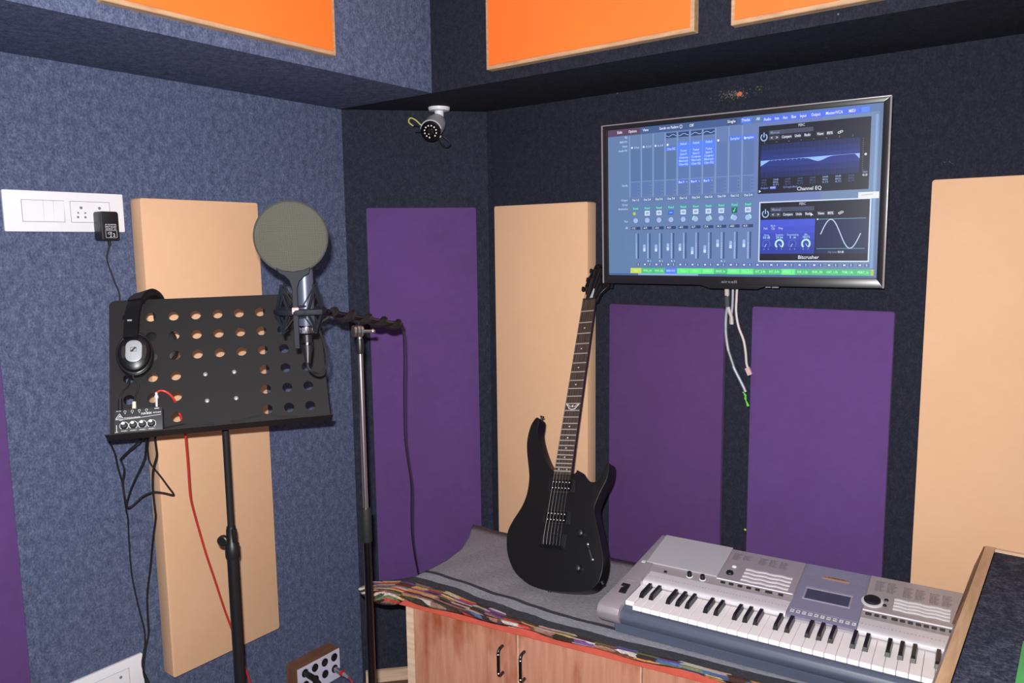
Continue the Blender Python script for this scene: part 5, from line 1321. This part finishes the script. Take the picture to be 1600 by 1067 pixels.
MB().at(SW).cyl(hub - cvd * 0.002 + Vector((0, 0, 0.005)), B1, 0.006, None, 12).build('clamp_block', M_darkchrome, swv)
MB().at(SW).cyl(B0, B2, 0.0072, None, 14).build('boom_arm', M_darkchrome, st)
bdv = (B2 - B0).normalized()
ec = MB().at(SW).cyl(B2 - bdv * 0.03, B2 + bdv * 0.004, 0.0095, None, 16).build('end_cap', M_blackmatte, st)
MB().at(SW).cyl(B2 + bdv * 0.0035, B2 + bdv * 0.006, 0.0055, None, 12).build('end_plug', M_greycable, ec)
# cable wound round the boom, then dropping to the rug
wn_ = bdv.cross(Vector((0, 0, 1))).normalized(); wm_ = wn_.cross(bdv)
coil = []
L = (B2 - B0).length
for k in range(120):
    u = k / 119
    a = u * 2 * math.pi * 4.2
    coil.append(tuple(B0 + bdv * (0.02 + (L - 0.03) * u) + (wn_ * math.cos(a) + wm_ * math.sin(a)) * 0.0062))
cb_ = thing('microphone_cable', 'dark microphone cable wound round the boom arm and dropping to the rug', 'cable')
M_brownc = plain('brown_black_sheath', rgb(24, 19, 21), 0.5, grain=0.1)
MB().tube(coil, 0.0098, 8).build('wound_length', M_brownc, cb_)
MB().tube([coil[-1], (0.686, -0.781, 1.408), (0.686, -0.779, 1.392), (0.677, -0.770, 1.332), (0.662, -0.760, 1.227), (0.644, -0.743, 1.100), (0.643, -0.725, 0.980), (0.621, -0.705, 0.888), (0.599, -0.683, 0.811), (0.562, -0.637, 0.724), (0.536, -0.600, 0.655), (0.528, -0.585, 0.6), (0.525, -0.575, 0.3), (0.525, -0.57, 0.01)], 0.0020, 8, 5).build('hanging_length', M_brownc, cb_)
MB().tube([(0.8343, -1.1986, 1.395), (0.835, -1.199, 1.380), (0.838, -1.192, 1.371), (0.836, -1.176, 1.364), (0.837, -1.162, 1.367), (0.833, -1.151, 1.377), (0.825, -1.142, 1.393), (0.812, -1.136, 1.415), (0.798, -1.131, 1.433), (0.784, -1.126, 1.449), (0.777, -1.112, 1.462), (0.782, -1.10, 1.47), coil[0]], 0.0026, 8, 5).build('looped_length', M_blackmatte, cb_)
bo = MB().at(T(0.8265, -1.1925, 1.0) @ Matrix.Identity(4))
o = MB().cyl((0.8235, -1.1895, 1.446), (0.8240, -1.1897, 1.417), 0.0095, None, 16).cyl((0.8240, -1.1897, 1.419), (0.8343, -1.1986, 1.388), 0.0105, 0.0048, 16).build('plug', M_blackplastic, cb_)
MB().cyl((0.8244, -1.1897, 1.428), (0.8245, -1.1905, 1.424), 0.0105, None, 16).build('plug_ring', M_darkchrome, o)

# microphone
mic = thing('studio_microphone', 'dark silver studio condenser microphone behind the round pop filter', 'microphone', T(0.8220, -1.1884, 0))
M_mic = plain('gunmetal', rgb(74, 78, 96), 0.4, 0.35, grain=0.03)
MB().lathe([(0.0170, 1.463), (0.0172, 1.466), (0.0172, 1.572), (0.0165, 1.577)], 28).build('body', M_mic, mic)
MB().lathe([(0.0165, 1.577), (0.0172, 1.580), (0.0172, 1.640), (0.0150, 1.652), (0.0090, 1.659), (0.001, 1.661)], 28).build('grille', plain('dark_mesh', rgb(60, 62, 70), 0.5, 0.6, grain=0.5, scale=900), mic)
mb = MB(); pr_ = [(0.0182, 1.446), (0.0192, 1.449), (0.0192, 1.461), (0.0182, 1.464)]
mb.lathe(pr_, 32)
rg = mb.build('threaded_ring', M_darkchrome, mic)
mb = MB()
for k in range(30):
    a = 2 * math.pi * k / 30
    mb.at(T(0.0194 * math.cos(a), 0.0194 * math.sin(a), 0)).box(-0.0009, 0.0009, -0.0009, 0.0009, 1.449, 1.461)
o = mb.build('knurling', M_steel, rg, smooth=False); o['kind'] = 'stuff'

# shock mount with its pop filter
sm = thing('shock_mount', 'grey spider shock mount holding the microphone, with a round wire mesh pop filter', 'shock mount', T(0.8150, -1.1967, 1.4936))
cdir = Vector((0.80, -0.60, 0)).normalized(); cr = Vector((-cdir.y, cdir.x, 0))
SMF = frame((0, 0, 0), cr, (0, 0, 1), cdir)      # x right, y up, z towards the viewer
M_smt = plain('grey_nylon', rgb(24, 26, 34), 0.6, spec=0.15, grain=0.04)
MB().at(SMF @ rotx(-math.pi / 2)).ring((0, 0, 0), 0.048, 0.0045, Matrix.Diagonal((1, 1, 1.5, 1)), 36, 8).build('ring_band', M_smt, sm)
MB().at(SMF).box(0.008, 0.042, -0.0055, 0.0055, 0.040, 0.051).build('front_clip', M_smt, sm, bevel=0.002)
for k in range(4):
    a = math.radians(45 + 90 * k + 6)
    def pol(da, R, h): return (R * math.cos(a + da), h, R * math.sin(a + da))
    mb = MB().at(SMF)
    for hh in (0.052, -0.042):
        mb.tube([pol(-0.42, 0.048, 0.0), pol(-0.12, 0.046, hh * 0.6), pol(0, 0.044, hh)], 0.0031, 6, 3)
        mb.tube([pol(0.42, 0.048, 0.0), pol(0.12, 0.046, hh * 0.6), pol(0, 0.044, hh)], 0.0031, 6, 3)
        mb.ball(pol(0, 0.044, hh), 0.0035, 8, 6)
    o = mb.build('suspension_arm', M_smt, sm)
    for hh in (0.050, -0.040):
        for dd in (0.35, -0.35):
            MB().at(SMF).tube([pol(0, 0.044, hh), pol(dd, 0.0205, hh * 0.25)], 0.0014, 6).build('elastic', M_blackmatte, o)
MB().at(SMF @ rotx(-math.pi / 2)).ring((0, 0, 0.010), 0.0195, 0.0022, None, 28, 8).ring((0, 0, -0.012), 0.0195, 0.0022, None, 28, 8).build('inner_cradle', M_smt, sm)
MB().cyl((-0.03, 0.025, -0.002), (-0.024, 0.083, -0.0092), 0.0075, 0.0085, 12).build('thread_adapter', M_darkchrome, sm)
# pop filter: own little frame
FO = Vector((0.841, -1.230, 1.641)) - Vector((0.8150, -1.1967, 1.4936))
fz = (CAM_LOC - Vector((0.841, -1.230, 1.641))).normalized(); fz = Vector((fz.x, fz.y, 0.02)).normalized()
fx_ = Vector((0, 0, 1)).cross(fz).normalized(); fy_ = fz.cross(fx_)
FM = frame(FO, fx_, fy_, fz)
def mesh_mat():
    m, nt, p = base_mat('olive_wire_mesh')
    tc = node(nt, 'ShaderNodeTexCoord')
    mp = node(nt, 'ShaderNodeMapping'); mp.inputs['Scale'].default_value = (1, 1, 1)
    nt.links.new(tc.outputs['UV'], mp.inputs[0])
    ws_ = []
    for ax_ in ('X', 'Y'):
        w = node(nt, 'ShaderNodeTexWave'); w.bands_direction = ax_; w.inputs['Scale'].default_value = 140; w.inputs['Distortion'].default_value = 0.0
        nt.links.new(mp.outputs[0], w.inputs['Vector']); ws_.append(w)
    mx = node(nt, 'ShaderNodeMath', operation='MAXIMUM'); nt.links.new(ws_[0].outputs['Fac'], mx.inputs[0]); nt.links.new(ws_[1].outputs['Fac'], mx.inputs[1])
    r = ramp(nt, [(0.2, rgb(14, 14, 14)), (0.9, rgb(82, 81, 73))]); nt.links.new(mx.outputs[0], r.inputs[0]); nt.links.new(r.outputs[0], p.inputs['Base Color'])
    ra_ = ramp(nt, [(0.1, (0.82, 0.82, 0.82, 1)), (0.5, (1, 1, 1, 1))]); nt.links.new(mx.outputs[0], ra_.inputs[0]); nt.links.new(ra_.outputs[0], p.inputs['Alpha'])
    p.inputs['Roughness'].default_value = 0.7; p.inputs['Specular IOR Level'].default_value = 0.1
    return m
pf = bpy.data.objects.new('tmp2', None)
vs, fs, uvs = [], [], []
NR, NS = 6, 48
RF = 0.0692
vs.append((0, 0, 0.006)); uvs.append((0, 0))
for r_ in range(1, NR + 1):
    for k in range(NS):
        a = 2 * math.pi * k / NS; rr = RF * r_ / NR
        vs.append((rr * math.cos(a), rr * math.sin(a), 0.006 * (1 - (r_ / NR) ** 2))); uvs.append((rr * math.cos(a), rr * math.sin(a)))
for k in range(NS): fs.append((0, 1 + k, 1 + (k + 1) % NS))
for r_ in range(NR - 1):
    for k in range(NS):
        a, b = 1 + r_ * NS + k, 1 + r_ * NS + (k + 1) % NS
        fs.append((a, a + NS, b + NS, b))
mb = MB().at(FM); mb.add(vs, fs)
br_poly = [(-0.0315, -0.0585), (-0.026, -0.0700), (-0.0165, -0.0745), (-0.0075, -0.084), (-0.0035, -0.098), (-0.0035, -0.2185), (0.0070, -0.2185), (0.0070, -0.1), (0.0115, -0.086), (0.021, -0.077), (0.0305, -0.071), (0.0335, -0.0585), (0.02, -0.064), (0.0, -0.0668), (-0.02, -0.064)]
popb = MB().at(FM).prism(br_poly, -0.004, 0.0035).build('filter_bracket', M_smt, sm, bevel=0.001, segs=1)
MB().at(FM).box(-0.001, 0.0045, -0.2175, -0.088, 0.0035, 0.0052).build('groove_rib', M_smt, popb, smooth=False)
msh = mb.build('filter_mesh', mesh_mat(), sm, uv=uvs, angle=80)
MB().at(FM).ring((0, 0, 0), RF, 0.0016, None, 56, 8).build('filter_rim', plain('dark_wire_rim', rgb(46, 46, 43), 0.5), sm)
lg_ = MB().at(FM @ T(0.0015, -0.1435, 0)).box(-0.0062, 0.0062, -0.006, 0.006, 0.003, 0.0062).build('logo_plate', plain('red_enamel', rgb(196, 44, 44), 0.4), sm, smooth=False)
MB().at(FM @ T(0.0015, -0.1435, 0.0064)).text('s', -0.0052, -0.0032, 0.0105, 0).text('E', -0.0005, -0.004, 0.0105, 0).build('logo_letters', M_white, lg_, smooth=False)
bpy.data.objects.remove(dk); bpy.data.objects.remove(pf)
